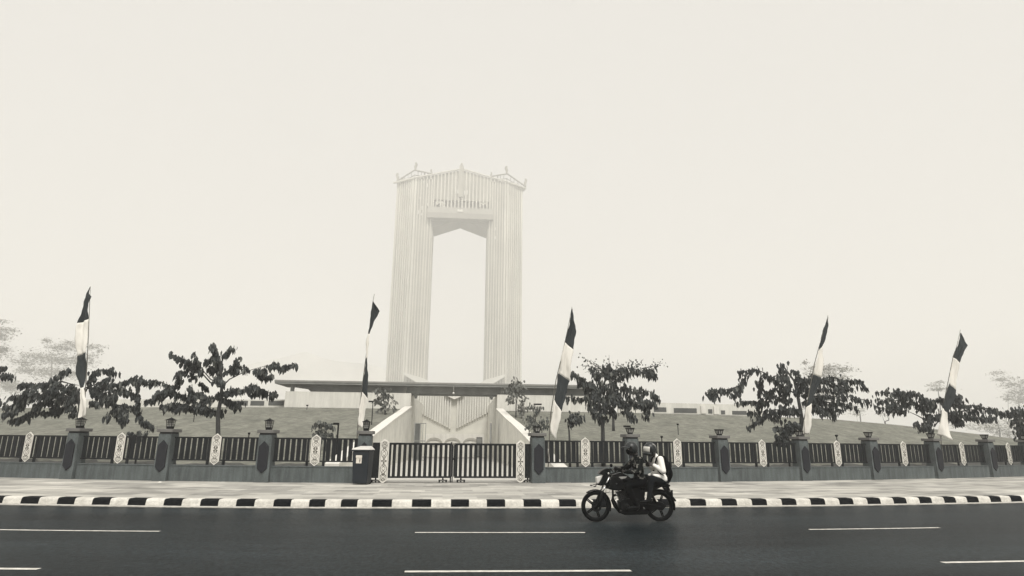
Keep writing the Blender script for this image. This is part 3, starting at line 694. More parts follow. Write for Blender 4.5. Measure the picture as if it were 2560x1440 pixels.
def make_lantern(kind):
    t = thing('pillar_lantern', 'x', 'lantern', group='black lanterns on the fence pillars')
    if kind == 0:
        MB().frustum((0, 0, 0), (.16, .16), (0, 0, .09), (.19, .19)).build('base', M['black'], t)
        mb = MB()
        for sx in (-1, 1):
            for sy in (-1, 1): mb.tube([(sx * .085, sy * .085, .09), (sx * .105, sy * .105, .30)], .011, 5)
        for z, r in ((.16, .092), (.23, .098)):
            for k in range(4):
                a = k * math.pi / 2 + math.pi / 4; b = a + math.pi / 2; q = r * 1.414
                mb.tube([(q * math.cos(a), q * math.sin(a), z), (q * math.cos(b), q * math.sin(b), z)], .006, 4)
        for sx in (-1, 1):
            for k in (-1, 1): mb.tube([(sx * .03, k * .088, .09), (sx * .035, k * .106, .30)], .006, 4)
        mb.build('cage', M['black'], t)
        MB().frustum((0, 0, .091), (.13, .13), (0, 0, .298), (.165, .165)).build('glass', M['glow'], t)
        MB().frustum((0, 0, .30), (.31, .31), (0, 0, .38), (.05, .05)).tube([(0, 0, .38), (0, 0, .41)], [.02, .008], 6).build('roof', M['black'], t)
    else:
        MB().frustum((0, 0, 0), (.15, .15), (0, 0, .06), (.15, .15)).build('base', M['black'], t)
        mb = MB()
        for sx in (-1, 1):
            for sy in (-1, 1): mb.tube([(sx * .075, sy * .075, .06), (sx * .115, sy * .115, .21)], .016, 5)
        for s in (-1, 1): mb.tube([(-.112, s * .112, .2), (.112, s * .112, .2)], .014, 4); mb.tube([(s * .112, -.112, .2), (s * .112, .112, .2)], .014, 4); mb.tube([(0, s * .08, .06), (0, s * .118, .2)], .009, 4)
        mb.build('cage', M['black'], t)
        MB().frustum((0, 0, .061), (.125, .125), (0, 0, .208), (.19, .19)).build('glass', M['glow'], t)
        MB().box((0, 0, .222), (.27, .27, .024)).build('roof', M['black'], t)
    return t
ordw = ['first', 'second', 'third', 'fourth', 'fifth', 'sixth', 'seventh', 'eighth']
gi = [i for i, p in enumerate(posts) if abs(p[0] + 5.02) < .1][0]     # pillar left of gate
plist = list(range(2, len(posts)))
pil = None; l0 = l1 = None
first = True
def where(i):
    if i == gi: return 'beside the wheelie bin, left of the gate'
    if i == gi + 1: return 'right at the gate on its right-hand side'
    if i < gi: return '%s from the gate counted to the left' % ordw[gi - i]
    if i == gi + 2: return 'behind the helmet of the motorcycle rider'
    return '%s from the gate counted to the right' % ordw[i - gi - 1]
for i in plist:
    p = posts[i]; 
    if p[0] > 27: break
    o = make_pillar() if pil is None else copy_tree(pil)
    pil = pil or o
    o.location = (p[0], p[1], .15); o.rotation_euler = (0, 0, tangent(i)); o['label'] = 'grey fence pillar, ' + where(i)
    k = 0 if i <= gi else 1
    if k == 0: q = make_lantern(0) if l0 is None else copy_tree(l0); l0 = l0 or q
    else: q = make_lantern(1) if l1 is None else copy_tree(l1); l1 = l1 or q
    th = tangent(i); q.location = (p[0] - .25 * math.sin(th), p[1] + .25 * math.cos(th), .15 + 1.736); q.rotation_euler = (0, 0, th)
    q['label'] = ('small roofed black lantern on the pillar ' if k == 0 else 'short flat-topped black lantern on the pillar ') + where(i)
    if i == 4: pass
slm = None
def bay_label(i):
    if i == gi - 1: return 'between the wheelie bin and the first pillar to its left'
    if i == gi + 1: return 'just right of the gate, behind the motorcycle front'
    if i == gi + 2: return 'behind the motorcycle passenger'
    if i < gi: return '%s bay counted leftwards from the gate' % ordw[gi - i - 1]
    return '%s bay counted rightwards from the gate' % ordw[i - gi - 1]
shp = None
for i in range(1, len(posts) - 1):
    if i == gi: continue
    a = np.array(posts[i]); b = np.array(posts[i + 1])
    if b[0] > 30: break
    d = b - a; Ln = float(np.hypot(*d)); th = math.atan2(d[1], d[0]); mid = (a + b) / 2
    nrm = np.array([-math.sin(th), math.cos(th)])
    c = mid + nrm * .26; hw = Ln / 2 - .235
    bl = MB().box((0, 0, .255), (2 * hw - .004, .24, .51)).box((0, 0, .525), (2 * hw - .004, .28, .03)).build('low_wall', [M['low_wall']], None)
    bl.location = (c[0], c[1], .145); bl.rotation_euler = (0, 0, th)
    tag(bl, 'low grey plastered wall, ' + bay_label(i), 'low wall', 'low walls between the fence pillars')
    t = thing('fence_panel', 'black slatted fence panel, ' + bay_label(i), 'fence panel', (c[0], c[1], .15), th, 'black slatted fence panels with shields')
    MB().box((0, 0, 1.455), (2 * hw - .01, .06, .05)).build('top_rail', M['fence'], t)
    MB().box((0, 0, .70), (2 * hw - .01, .06, .045)).build('bottom_rail', M['fence'], t)
    mb = MB()
    xs_ = .30; n = 6; span = hw - .02 - xs_
    for sg in (-1, 1):
        pit = (span - .0) / n
        for k in range(n):
            mb.box((sg * (xs_ + .0 + pit * (k + .5) + .02), 0.001, 1.077), (pit * .72, .03, .706))
        mb.box((sg * (xs_ - .015), -.002, 1.077), (.075, .045, .706)); mb.box((sg * .135, .0, 1.077), (.05, .03, .706))
    mb.build('slats', M['fence'], t)
    for sg in (-1, 1): MB().box((sg * .285, 0, .61), (.085, .05, .14)).build('leg', M['fence'], t)
    if shp is None:
        m1, m2 = MB(), MB(); shield(m1, m2)
        o1 = m1.build('shield', M['shield'], t); o1.location = (0, -.06, 1.07); o2 = m2.build('scrollwork', M['scroll'], o1); shp = (o1.data, o2.data)
        MB().box((0, 0, 1.07), (.1, .07, .5)).build('mount', M['fence'], t)
    else:
        o1 = bpy.data.objects.new('shield', shp[0]); C.objects.link(o1); o1.parent = t; o1.location = (0, -.06, 1.07)
        o2 = bpy.data.objects.new('scrollwork', shp[1]); C.objects.link(o2); o2.parent = o1
        MB().box((0, 0, 1.07), (.1, .07, .5)).build('mount', M['fence'], t)

# ------------------------------------------------------------------ GATE: two sliding leaves
A = np.array([-4.77, 22.25]); B = np.array([.78, 23.15]); gd = (B - A) / np.hypot(*(B - A)); GT = math.atan2(gd[1], gd[0])
def gp(px, py): return UP(px, py, A, B)
def leaf(x0, x1, label, side):
    s0 = gp(x0, 1150)[0]; s1 = gp(x1, 1150)[0]; c = A + gd * (s0 + s1) / 2; hs = (s0 + s1) / 2; Wd = s1 - s0
    t = thing('sliding_gate', label, 'gate', (c[0], c[1], .15), GT, 'two leaves of the black gate')
    zt = gp(1130, 1108)[1] - .15; zb = gp(1130, 1195)[1] - .15
    MB().box((0, 0, zt - .035), (Wd, .07, .07)).box((0, 0, zb + .03), (Wd, .07, .06)).build('frame', M['fence'], t)
    mb = MB(); inner = gp(972, 1150)[0] - hs if side < 0 else gp(1287, 1150)[0] - hs
    mid = gp(1127, 1150)[0] - hs if side < 0 else gp(1139, 1150)[0] - hs
    h = zt - zb - .11; zc = (zt + zb) / 2
    n = 12; lo, hi = min(inner, mid), max(inner, mid); pit = (hi - lo) / n
    for k in range(n + 1):
        mb.box((lo + k * pit, .001, zc), (pit * (.60 if 0 < k < n else .8), .035, h + .02))
    mb.build('slats', M['fence'], t)
    # plain plates at the outer end, shield between
    o0, o1_ = (-Wd / 2, gp(951, 1150)[0] - hs) if side < 0 else (gp(1309, 1150)[0] - hs, Wd / 2)
    mb = MB(); mb.box(((o0 + o1_) / 2, .002, zc), (abs(o1_ - o0), .03, h + .03))
    for q in (.2, .5, .8): mb.box((o0 + (o1_ - o0) * q, -.02, zc), (.03, .02, h + .02))
    xm = gp(960 if side < 0 else 1300, 1150)[0] - hs
    for q in (-1, 1): mb.box((xm + q * .19, .0, zc), (.06, .03, h + .02))
    mb.build('end_plate', M['fence'], t)
    m1, m2 = MB(), MB(); shield(m1, m2, .31, 1.50)
    zs = (gp(960, 1097)[1] + gp(960, 1208)[1]) / 2 - .15
    s_ = m1.build('shield', M['shield'], t); s_.location = (xm, -.07, zs); m2.build('scrollwork', M['scroll'], s_)
    MB().box((xm, 0.0, zc), (.1, .09, .6)).build('mount', M['fence'], t)
    for px in ((939, 1107) if side < 0 else (1152, 1319)):
        x = gp(px, 1200)[0] - hs
        mb = MB(); mb.box((x, 0, .085), (.30, .06, .03)).box((x, 0, .12), (.05, .05, .08)); mb.box((x - .12, 0, .06), (.05, .05, .06)); mb.box((x + .12, 0, .06), (.05, .05, .06))
        ca = mb.build('carriage', M['black'], t)
        for q in (-.12, .0, .12): MB().lathe([(0, -.02), (.03, -.02), (.03, .02), (0, .02)], (x + q, 0, .03), 'y', 10).build('roller', M['black'], ca)
    if side > 0: MB().tube([(mid - .16, .0, .01), (mid - .16, 0, zt + .04)], .028, 8).tube([(mid - .10, -.0, .01), (mid - .10, 0, zt - .1)], .018, 8).build('lock_post', M['alu'], t)
    else: MB().box((mid + .1, -.03, zc + .05), (.1, .04, .05)).build('latch', M['black'], t)
leaf(930, 1129, 'left leaf of the black slatted gate, reaching behind the wheelie bin', -1)
leaf(1137, 1331, 'right leaf of the black slatted gate, ending at the right gate pillar', 1)

# ------------------------------------------------------------------ WHEELIE BIN
q = U(903, 1212.5, Z=.15)
t = thing('wheelie_bin', 'dark wheelie bin with a pale lid and label, left of the gate', 'bin', (q[0] - .07, q[1] + .35, .15), math.radians(-4)); t.scale = (.86, .86, .94)
MB().frustum((0, 0, .04), (.56, .58), (0, -.02, 1.13), (.66, .70)).build('body', M['bin'], t, bevel=.03)
MB().box((0, -.02, 1.155), (.72, .76, .05)).build('rim', M['bin'], t, bevel=.012)
MB().add([(-.35, -.41, 1.182), (.35, -.41, 1.182), (.35, .36, 1.182), (-.35, .36, 1.182), (-.34, -.40, 1.225), (.34, -.40, 1.225), (.22, .3, 1.31), (-.22, .3, 1.31)],
         [(0, 1, 2, 3), (4, 7, 6, 5), (0, 4, 5, 1), (1, 5, 6, 2), (2, 6, 7, 3), (3, 7, 4, 0)]).build('lid', M['lid'], t, bevel=.012)
lb = MB().box((-.06, -.352, .84), (.215, .006, .235)).box((-.06, -.366, .955), (.235, .02, .085)).build('label_plate', mat('sticker', (.62, .58, .52), .6, .08, 30), t)
fg = MB(); fg.box((-.02, -.357, .80), (.03, .003, .10)); fg.lathe([(0, -.002), (.016, -.002), (.016, .002), (0, .002)], (-.02, -.357, .875), 'y', 10)
fg.prism([(-.05, .82), (-.02, .865), (.01, .82)], -.3585, -.3555)
fg.build('pictogram', M['scroll'], lb)
for s in (-1, 1): MB().lathe([(0, -.025), (.1, -.025), (.1, .025), (0, .025)], (0, 0, 0), 'y', 16).build('wheel', M['rubber'], t).matrix_local = Matrix.Translation((s * .24, .30, .1)) @ Matrix.Rotation(math.pi / 2, 4, 'Z')
MB().tube([(-.28, .36, 1.12), (-.28, .43, 1.14), (.28, .43, 1.14), (.28, .36, 1.12)], .016, 6).build('handle', M['bin'], t)
q = U(403, 1206.5, Z=.152)
sc_p = MB().add([(-.06, -.03, .003), (.07, -.04, .012), (.05, .05, .03), (-.07, .04, .006), (0, 0, .045)], [(0, 1, 4), (1, 2, 4), (2, 3, 4), (3, 0, 4)]).build('paper_scrap', M['white'])
sc_p.location = (q[0], q[1] - .1, .152); tag(sc_p, 'crumpled scrap of white paper on the pavement by a pillar foot', 'litter')

# ------------------------------------------------------------------ FLAGS on bent poles
def flag(Y, pole, bands, label, seed):
    """pole: pixel polyline from top to foot; bands: list of (dark?, rungs[(xl,yl,xr,yr)])"""
    base = U(pole[-1][0], pole[-1][1], Y=Y); gz = gh(base[0], Y) - .05
    t = thing('street_flag', label, 'flag', (base[0], Y, gz), 0, 'tall banded street flags behind the fence'); o = Vector((base[0], Y, gz))
    pts = [Vector(U(x, y, Y=Y)) - o for x, y in pole]; pts[-1].z = min(pts[-1].z, .3); pts.append(Vector((pts[-1].x, 0, 0)))
    n = len(pts); MB().tube(pts, [.008 + .018 * i / (n - 1) for i in range(n)], 7).build('pole', M['pole'], t, True)
    rng = random.Random(seed); ph = rng.uniform(0, 6)
    mb = MB(); NC = 13
    row = 0
    for dark, R in bands:
        rr = []
        for (a, b) in zip(R[:-1], R[1:]):
            for k in range(8): rr.append([a[j] + (b[j] - a[j]) * k / 8 for j in range(4)])
        rr.append(R[-1]); b0 = len(mb.v)
        for r in rr:
            for c in range(NC):
                u = c / (NC - 1); px = r[0] + (r[2] - r[0]) * u; py = r[1] + (r[3] - r[1]) * u
                q = Vector(U(px, py, Y=Y)) - o; wdt = abs(r[2] - r[0]) / 28
                dy = (.06 * math.sin(3.1 * q.z + ph + u * 3) + .04 * math.sin(6.3 * u + q.z * 2 + ph)) * wdt
                dy += .035 * wdt * math.sin(11 * u + 1.7 * q.z + ph) * (.4 + .6 * math.sin(2.3 * q.z + ph) ** 2)
                q.x += .012 * math.sin(7.3 * q.z + ph * 2 + 2 * u) + .008 * math.sin(17 * q.z + seed)
                mb.v.append((q.x, dy - .03, q.z))
        for i in range(len(rr) - 1):
            for c in range(NC - 1):
                k = b0 + i * NC + c; mb.f.append([k, k + 1, k + NC + 1, k + NC]); mb.m.append(0 if dark else 1)
    f = mb.build('cloth', [M['flag_d'], M['flag_w']], t, True, keepn=True)
    sm = f.modifiers.new('th', 'SOLIDIFY'); sm.thickness = .006
D, W = 1, 0
flag(23.9, [(226, 716), (224, 760), (221, 840), (217, 920), (212, 1000), (207, 1090)],
     [(D, [(226, 718, 227, 718), (216, 735, 224, 735), (210, 752, 229, 742), (205, 775, 223, 760), (197, 809, 222, 797)]), (W, [(197, 809, 222, 797), (191, 850, 220, 845), (190, 893, 218, 882)]),
      (D, [(190, 893, 218, 882), (189, 933, 217, 930), (204, 971, 209, 968)]), (W, [(204, 971, 209, 968), (201, 1000, 218, 1000), (197, 1052, 218, 1040)])],
     'banded flag on its pole behind the lantern pillar at the far left tree', 1)
flag(23.3, [(936, 735), (931, 760), (922, 835), (914, 900), (904, 980), (895, 1062), (892, 1110)],
     [(D, [(933, 752, 934, 752), (931, 762, 940, 764), (930, 772, 949, 778), (926, 805, 937, 803), (921, 835, 923, 835)]), (W, [(921, 835, 923, 835), (914, 860, 924, 856), (916, 897, 918, 895)]),
      (D, [(916, 897, 918, 895), (911, 935, 920, 930), (905, 980, 920, 996)]), (W, [(905, 980, 920, 996), (902, 1005, 918, 1010), (896, 1045, 911, 1045), (896, 1062, 905, 1070)])],
     'narrow twisted banded flag standing behind the wheelie bin', 2)
flag(24.3, [(1430, 767), (1421, 815), (1404, 893), (1390, 950), (1376, 1040), (1370, 1110)],
     [(D, [(1429, 772, 1430, 772), (1427, 790, 1436, 803), (1421, 820, 1440, 828), (1411, 857, 1433, 874)]), (W, [(1411, 857, 1433, 874), (1402, 900, 1428, 905), (1396, 933, 1424, 952)]),
      (D, [(1396, 933, 1424, 952), (1391, 970, 1418, 975), (1386, 1000, 1404, 1029)]), (W, [(1386, 1000, 1404, 1029), (1380, 1040, 1398, 1055), (1375, 1078, 1389, 1100)])],
     'broad banded flag leaning just right of the gate', 3)
flag(27.2, [(2070, 788), (2060, 825), (2046, 872), (2036, 910), (2022, 985), (2010, 1050), (2004, 1100)],
     [(D, [(2069, 792, 2070, 792), (2062, 812, 2069, 815), (2051, 848, 2064, 846), (2045, 878, 2055, 866)]), (W, [(2045, 878, 2055, 866), (2038, 905, 2059, 900), (2033, 937, 2052, 944)]),
      (D, [(2033, 937, 2052, 944), (2024, 980, 2040, 978), (2015, 1018, 2029, 1008)]), (W, [(2015, 1018, 2029, 1008), (2010, 1050, 2027, 1050), (2006, 1085, 2022, 1086)])],
     'banded flag in front of the large spreading tree', 4)
flag(29.6, [(2401, 824), (2392, 865), (2382, 895), (2370, 955), (2357, 1020), (2350, 1050), (2347, 1112)],
     [(D, [(2400, 832, 2401, 832), (2397, 845, 2411, 850), (2392, 865, 2419, 863), (2386, 882, 2407, 880), (2383, 892, 2398, 907)]), (W, [(2383, 892, 2398, 907), (2376, 925, 2394, 935), (2369, 959, 2388, 975)]),
      (D, [(2369, 959, 2388, 975), (2363, 985, 2386, 992), (2356, 1020, 2368, 1032)]), (W, [(2356, 1020, 2368, 1032), (2350, 1050, 2372, 1062), (2343, 1087, 2378, 1100)])],
     'banded flag at the far right with its dark tip blown sideways', 5)

# ------------------------------------------------------------------ TREES
def leaves_mesh(spots, rng, lw=.085, ll=.24, droop=.75):
    """spots: list of (point, outward dir, size). Each leaf a folded, tapering blade hanging from the twig."""
    V, Fc, Mi = [], [], []
    for p, d, s, mi in spots:
        a = rng.uniform(0, 2 * math.pi)
        out = Vector((math.cos(a), math.sin(a), 0)) * .8 + Vector(d) * .5
        dirv = (out * (1 - droop) + Vector((0, 0, -1)) * droop * rng.uniform(.5, 1.25)).normalized()
        side = dirv.cross(Vector((rng.uniform(-1, 1), rng.uniform(-1, 1), rng.uniform(-.3, .6))))
        if side.length < .05: continue
        side.normalize(); nrm = dirv.cross(side)
        l = ll * s * rng.uniform(.7, 1.2); w_ = lw * s * rng.uniform(.7, 1.2)
        b = len(V); p = Vector(p)
        m1 = p + dirv * l * .32 - nrm * w_ * .3; m2_ = p + dirv * l * .70 - nrm * w_ * .15; tip = p + dirv * l + nrm * w_ * .5; f_ = nrm * w_ * .35
        for q in (p, m1 + side * w_ + f_, m1, m1 - side * w_ + f_, m2_ + side * w_ * .72 + f_, m2_, m2_ - side * w_ * .72 + f_, tip): V.append(tuple(q))
        Fc += [(b, b + 1, b + 2), (b, b + 2, b + 3), (b + 1, b + 4, b + 5, b + 2), (b + 2, b + 5, b + 6, b + 3), (b + 4, b + 7, b + 5), (b + 5, b + 7, b + 6)]; Mi += [mi] * 6
    me = bpy.data.meshes.new('crown'); me.from_pydata(V, [], Fc); me.polygons.foreach_set('material_index', Mi); me.update(); return me
def tree(Y, tf, trunk, branches, label, seed, cat='tree', tr=.09, ll=.25, lw=.060, dens=50, mats=('leaf1', 'leaf2', 'leaf3'), spread=.9, pal=(.48, .37, .15), bark='bark', name='tree', group=None, foot=None, droop=.86, rad=.085):
    rng = random.Random(seed)
    X = lambda p: U(tf(p)[0], tf(p)[1], Y=Y)
    ft = X(trunk[0]); gz = (gh(ft[0], Y) if Y < crest_y(ft[0]) else crest_z(ft[0])) - .06
    if foot is not None: gz = foot
    t = thing(name, label, cat, (ft[0], Y, gz), 0, group); o = Vector((ft[0], Y, gz))
    tp = [Vector(X(p)) - o for p in trunk]; tp = [Vector((tp[0].x, 0, 0))] + [p for p in tp if p.z > .15]
    mb = MB(); nT = len(tp); mb.tube(tp, [tr * (1 - .85 * i / (nT - 1)) ** .8 + .008 for i in range(nT)], 8)
    spots = []
    for bi, br in enumerate(branches):
        lf = br[0]; pts = br[1]
        sgn = rng.choice((-1, 1)); amp = spread * rng.uniform(.35, 1.0) * sgn
        N_ = len(pts); P3 = []
        tot = sum(math.dist(pts[k], pts[k + 1]) for k in range(N_ - 1)) + 1e-6; acc = 0
        for k in range(N_):
            if k: acc += math.dist(pts[k - 1], pts[k])
            q = Vector(X(pts[k])) - o
            f_ = acc / tot
            dep = amp * (f_ if abs(pts[0][0] - trunk[-1][0]) < 1e9 else 1)
            # stay on the sight line while moving in depth
            yy = Y + dep; q = Vector(U(*tf(pts[k]), Y=yy)) - o; P3.append(q)
        rad0 = tr * .34
        mb.tube(P3, [rad0 * (1 - .75 * k / max(1, N_ - 1)) for k in range(N_)], 5)
        if lf > 0:
            st_ = 0 if lf >= 1 else int((N_ - 1) * (1 - lf))
            for k in range(st_, N_ - 1):
                a, b = P3[k], P3[k + 1]; Ls = (b - a).length; d = (b - a).normalized() if Ls > 0 else Vector((1, 0, 0))
                for _ in range(int(Ls * dens * 1.15) + 1):
                    u = rng.random(); p = a + (b - a) * u
                    off = Vector((rng.gauss(0, 1), rng.gauss(0, 1), rng.gauss(0, .75))) * rad * rng.random() ** .5
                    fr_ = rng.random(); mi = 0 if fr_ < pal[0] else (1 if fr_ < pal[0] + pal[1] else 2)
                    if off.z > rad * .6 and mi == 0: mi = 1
                    spots.append((p + off + Vector((0, 0, .04)), d, rng.uniform(.75, 1.25), mi))
    mb.build('trunk', M[bark], t, True)
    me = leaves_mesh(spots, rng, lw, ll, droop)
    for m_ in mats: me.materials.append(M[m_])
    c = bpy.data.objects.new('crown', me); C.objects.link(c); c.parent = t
    return t
f5 = lambda p: (340 + p[0] * .2917, 820 + p[1] * .2917)
f4 = lambda p: (p[0] * .3194, 780 + p[1] * .3194)
f6 = lambda p: (1280 + p[0] * .2639, 860 + p[1] * .2639)
f7 = lambda p: (1740 + p[0] * .2639, 860 + p[1] * .2639)
f8 = lambda p: (2140 + p[0] * .3055, 800 + p[1] * .3055)
f2 = lambda p: (880 + p[0] * .2362, 900 + p[1] * .2362)
ident = lambda p: p
tree(25.2, f5, [(703, 940), (703, 800), (703, 735), (725, 620), (735, 520), (730, 400), (715, 300), (690, 200), (668, 130)], [
    (1, [(728, 400), (700, 280), (655, 125)]), (1, [(735, 250), (790, 200), (840, 165)]), (1, [(700, 260), (670, 200), (660, 150)]),
    (.5, [(740, 480), (640, 440), (580, 370), (530, 290), (500, 205)]), (1, [(600, 300), (640, 260), (690, 240)]),
    (.7, [(640, 470), (560, 380), (480, 300), (390, 260), (300, 225)]), (1, [(470, 290), (430, 370), (340, 385)]), (1, [(500, 330), (480, 400), (500, 430)]),
    (.6, [(750, 420), (790, 370), (850, 320), (890, 260)]), (1, [(790, 370), (840, 355), (900, 335), (970, 350)]), (1, [(800, 330), (850, 360), (850, 290)]),
    (0, [(735, 505), (800, 440), (900, 390), (1000, 355), (1130, 320)]), (1, [(1140, 325), (1190, 295), (1240, 345), (1290, 330), (1355, 305)]), (1, [(1040, 355), (1055, 395), (1110, 425), (1180, 405)]), (1, [(1060, 380), (1115, 350)]),
    (1, [(740, 560), (850, 535), (930, 530), (1000, 495), (1040, 500)]), (1, [(930, 530), (1050, 545), (1130, 580), (1210, 555)]), (1, [(1000, 520), (1080, 530), (1160, 560)]),
    (1, [(740, 600), (820, 630), (880, 655), (925, 610)]), (1, [(780, 620), (850, 680), (890, 660)]), (1, [(700, 720), (740, 705)]),
    (.75, [(700, 740), (640, 735), (560, 690), (430, 665), (300, 685), (200, 660)]), (1, [(430, 670), (330, 640), (250, 660), (240, 700)]),
    (1, [(690, 720), (600, 680), (520, 640), (450, 560), (470, 490)]), (1, [(600, 690), (560, 620), (650, 600), (720, 560)]), (1, [(520, 640), (460, 680), (560, 690)]), (1, [(480, 560), (560, 560), (620, 620)]),
    (.8, [(480, 620), (380, 570), (280, 550), (180, 600), (90, 625)]), (1, [(350, 570), (300, 500), (200, 460), (100, 470), (20, 415)]), (1, [(300, 520), (220, 540), (150, 590)]), (1, [(330, 500), (370, 440), (360, 390)]), (1, [(680, 440), (720, 430), (740, 480)]), (1, [(660, 380), (640, 340), (700, 370), (740, 280)]), (1, [(560, 470), (590, 500), (610, 520)])],
    'leafy young tree with drooping branches, whole trunk visible between the left pillars', 11, group='young trees behind the fence')
tree(24.6, f4, [(672, 1000), (640, 900), (628, 800), (620, 700), (600, 600)], [
    (.8, [(620, 690), (500, 650), (350, 640), (200, 690), (100, 730), (30, 745)]), (1, [(610, 650), (520, 600), (430, 540), (470, 475), (560, 445)]),
    (1, [(430, 560), (300, 570), (170, 565)]), (1, [(420, 540), (430, 600), (440, 590)]), (1, [(400, 650), (300, 740), (200, 820), (80, 850)]), (1, [(300, 640), (180, 650), (70, 665)]),
    (1, [(590, 750), (500, 740), (420, 780), (320, 785)]), (1, [(560, 700), (480, 690), (360, 700), (280, 720)]), (1, [(200, 690), (120, 780), (20, 805)]), (1, [(600, 620), (545, 570), (580, 640)]),
    (1, [(615, 800), (580, 790), (560, 800)]), (0, [(470, 540), (540, 560), (620, 575)]), (1, [(500, 650), (430, 740), (440, 790)]), (1, [(230, 600), (150, 680), (120, 760)]), (1, [(350, 660), (260, 640), (200, 620)]), (1, [(480, 660), (420, 610), (330, 620)]),
    (1, [(690, 570), (730, 520), (720, 480), (800, 450), (870, 455), (905, 480)]), (.5, [(680, 590), (770, 560), (860, 510)]),
    (1, [(680, 600), (780, 590), (880, 570), (980, 550), (1060, 505)]), (1, [(700, 640), (800, 640), (900, 610), (980, 600)]), (1, [(1060, 505), (1085, 580), (1075, 680), (1085, 780), (1120, 850), (1190, 890)]), (1, [(700, 705), (780, 715), (880, 700)]),
    (1, [(900, 620), (895, 700), (925, 790), (960, 870)]), (1, [(930, 750), (870, 790), (820, 830)]), (1, [(920, 730), (1000, 735), (1060, 750)]), (1, [(940, 600), (1000, 620), (1060, 650)]), (1, [(950, 760), (990, 800), (950, 850)]), (1, [(720, 620), (820, 670), (880, 660)])],
    'sprawling low tree with heavy drooping branches behind the leftmost flag', 12, group='young trees behind the fence', tr=.10, dens=48)
tree(26.4, f6, [(862, 960), (860, 800), (850, 720), (830, 620), (825, 540), (850, 430), (900, 300), (915, 190)], [
    (1, [(850, 720), (885, 700)]), (1, [(840, 700), (800, 660), (750, 620), (790, 600)]), (1, [(830, 590), (770, 560), (730, 570)]), (1, [(830, 500), (740, 500), (650, 515), (535, 505)]),
    (1, [(850, 430), (760, 395), (690, 350), (620, 310), (570, 285)]), (1, [(860, 420), (800, 310), (750, 220)]), (1, [(900, 300), (915, 190)]), (1, [(900, 300), (1000, 250), (1100, 235), (1230, 250), (1340, 310)]), (1, [(1250, 255), (1345, 245), (1335, 310)]),
    (1, [(880, 400), (980, 350), (1060, 300), (1130, 260)]), (1, [(860, 560), (960, 470), (1050, 410), (1150, 430), (1300, 450), (1400, 540)]), (1, [(870, 600), (950, 640), (985, 670)]), (1, [(900, 560), (1060, 540), (1150, 555), (1290, 560), (1350, 570)]),
    (1, [(1060, 560), (1110, 640), (1160, 710)]), (1, [(1200, 560), (1260, 620), (1300, 690)]), (1, [(820, 480), (880, 560), (870, 640)]), (1, [(940, 350), (960, 450), (990, 560)]), (1, [(1080, 450), (1120, 530), (1080, 640)]), (1, [(1000, 440), (1030, 540), (1040, 580)]), (1, [(760, 390), (780, 460), (730, 560)]), (1, [(900, 420), (900, 520), (880, 590)]), (1, [(800, 300), (870, 260), (960, 270)]), (1, [(1180, 470), (1240, 530), (1280, 600)]), (1, [(700, 420), (690, 370), (640, 340)]), (1, [(820, 440), (760, 460), (700, 430)])],
    'dense drooping tree behind the motorcycle with its trunk in front of the lawn', 13, group='young trees behind the fence', dens=50, rad=.13)
tree(29.0, f7, [(1003, 900), (1000, 700), (985, 600), (960, 480), (930, 350), (820, 200)], [
    (1, [(800, 190), (810, 260), (860, 330), (920, 420)]), (.8, [(960, 480), (850, 420), (720, 330), (640, 270), (560, 240), (470, 255), (395, 265)]), (1, [(480, 290), (440, 370), (400, 450), (345, 500)]), (1, [(430, 390), (320, 430), (200, 440), (90, 465)]), (1, [(190, 450), (170, 510)]),
    (1, [(620, 300), (600, 400), (600, 500)]), (1, [(900, 560), (760, 500), (680, 480), (610, 560), (520, 540), (400, 550)]), (1, [(980, 620), (860, 620), (720, 625), (600, 650), (510, 640)]), (1, [(760, 620), (640, 690), (560, 740), (490, 805)]),
    (1, [(740, 640), (780, 720)]), (1, [(980, 640), (880, 620), (780, 590)]), (1, [(960, 480), (990, 380), (960, 270), (920, 245)]), (1, [(1000, 500), (1100, 420), (1200, 330), (1290, 310), (1400, 350), (1530, 350), (1620, 425)]),
    (1, [(1200, 330), (1350, 400), (1500, 425)]), (1, [(1000, 560), (1150, 490), (1300, 500), (1450, 500), (1600, 530), (1670, 565)]), (1, [(1150, 540), (1300, 560), (1420, 570), (1520, 600)]), (1, [(1120, 620), (1250, 610), (1390, 620)]), (1, [(1260, 620), (1310, 675)]),
    (1, [(1000, 430), (1070, 320), (1100, 290)]), (1, [(1060, 610), (1130, 560), (1160, 500)]), (1, [(650, 470), (740, 430), (850, 460)]), (1, [(700, 330), (760, 300), (850, 330)]), (1, [(860, 420), (820, 480), (860, 540)]), (1, [(1080, 440), (1180, 430), (1280, 430), (1400, 470)]), (1, [(720, 540), (640, 560), (580, 600)]), (1, [(940, 400), (1020, 330), (1100, 370)]), (1, [(1130, 580), (1200, 640), (1230, 670)])],
    'large wide-spreading tree behind the flag right of the motorcycle', 14, group='young trees behind the fence', tr=.11, dens=40, ll=.26, lw=.06, spread=1.3, rad=.125, pal=(.6, .33, .07))
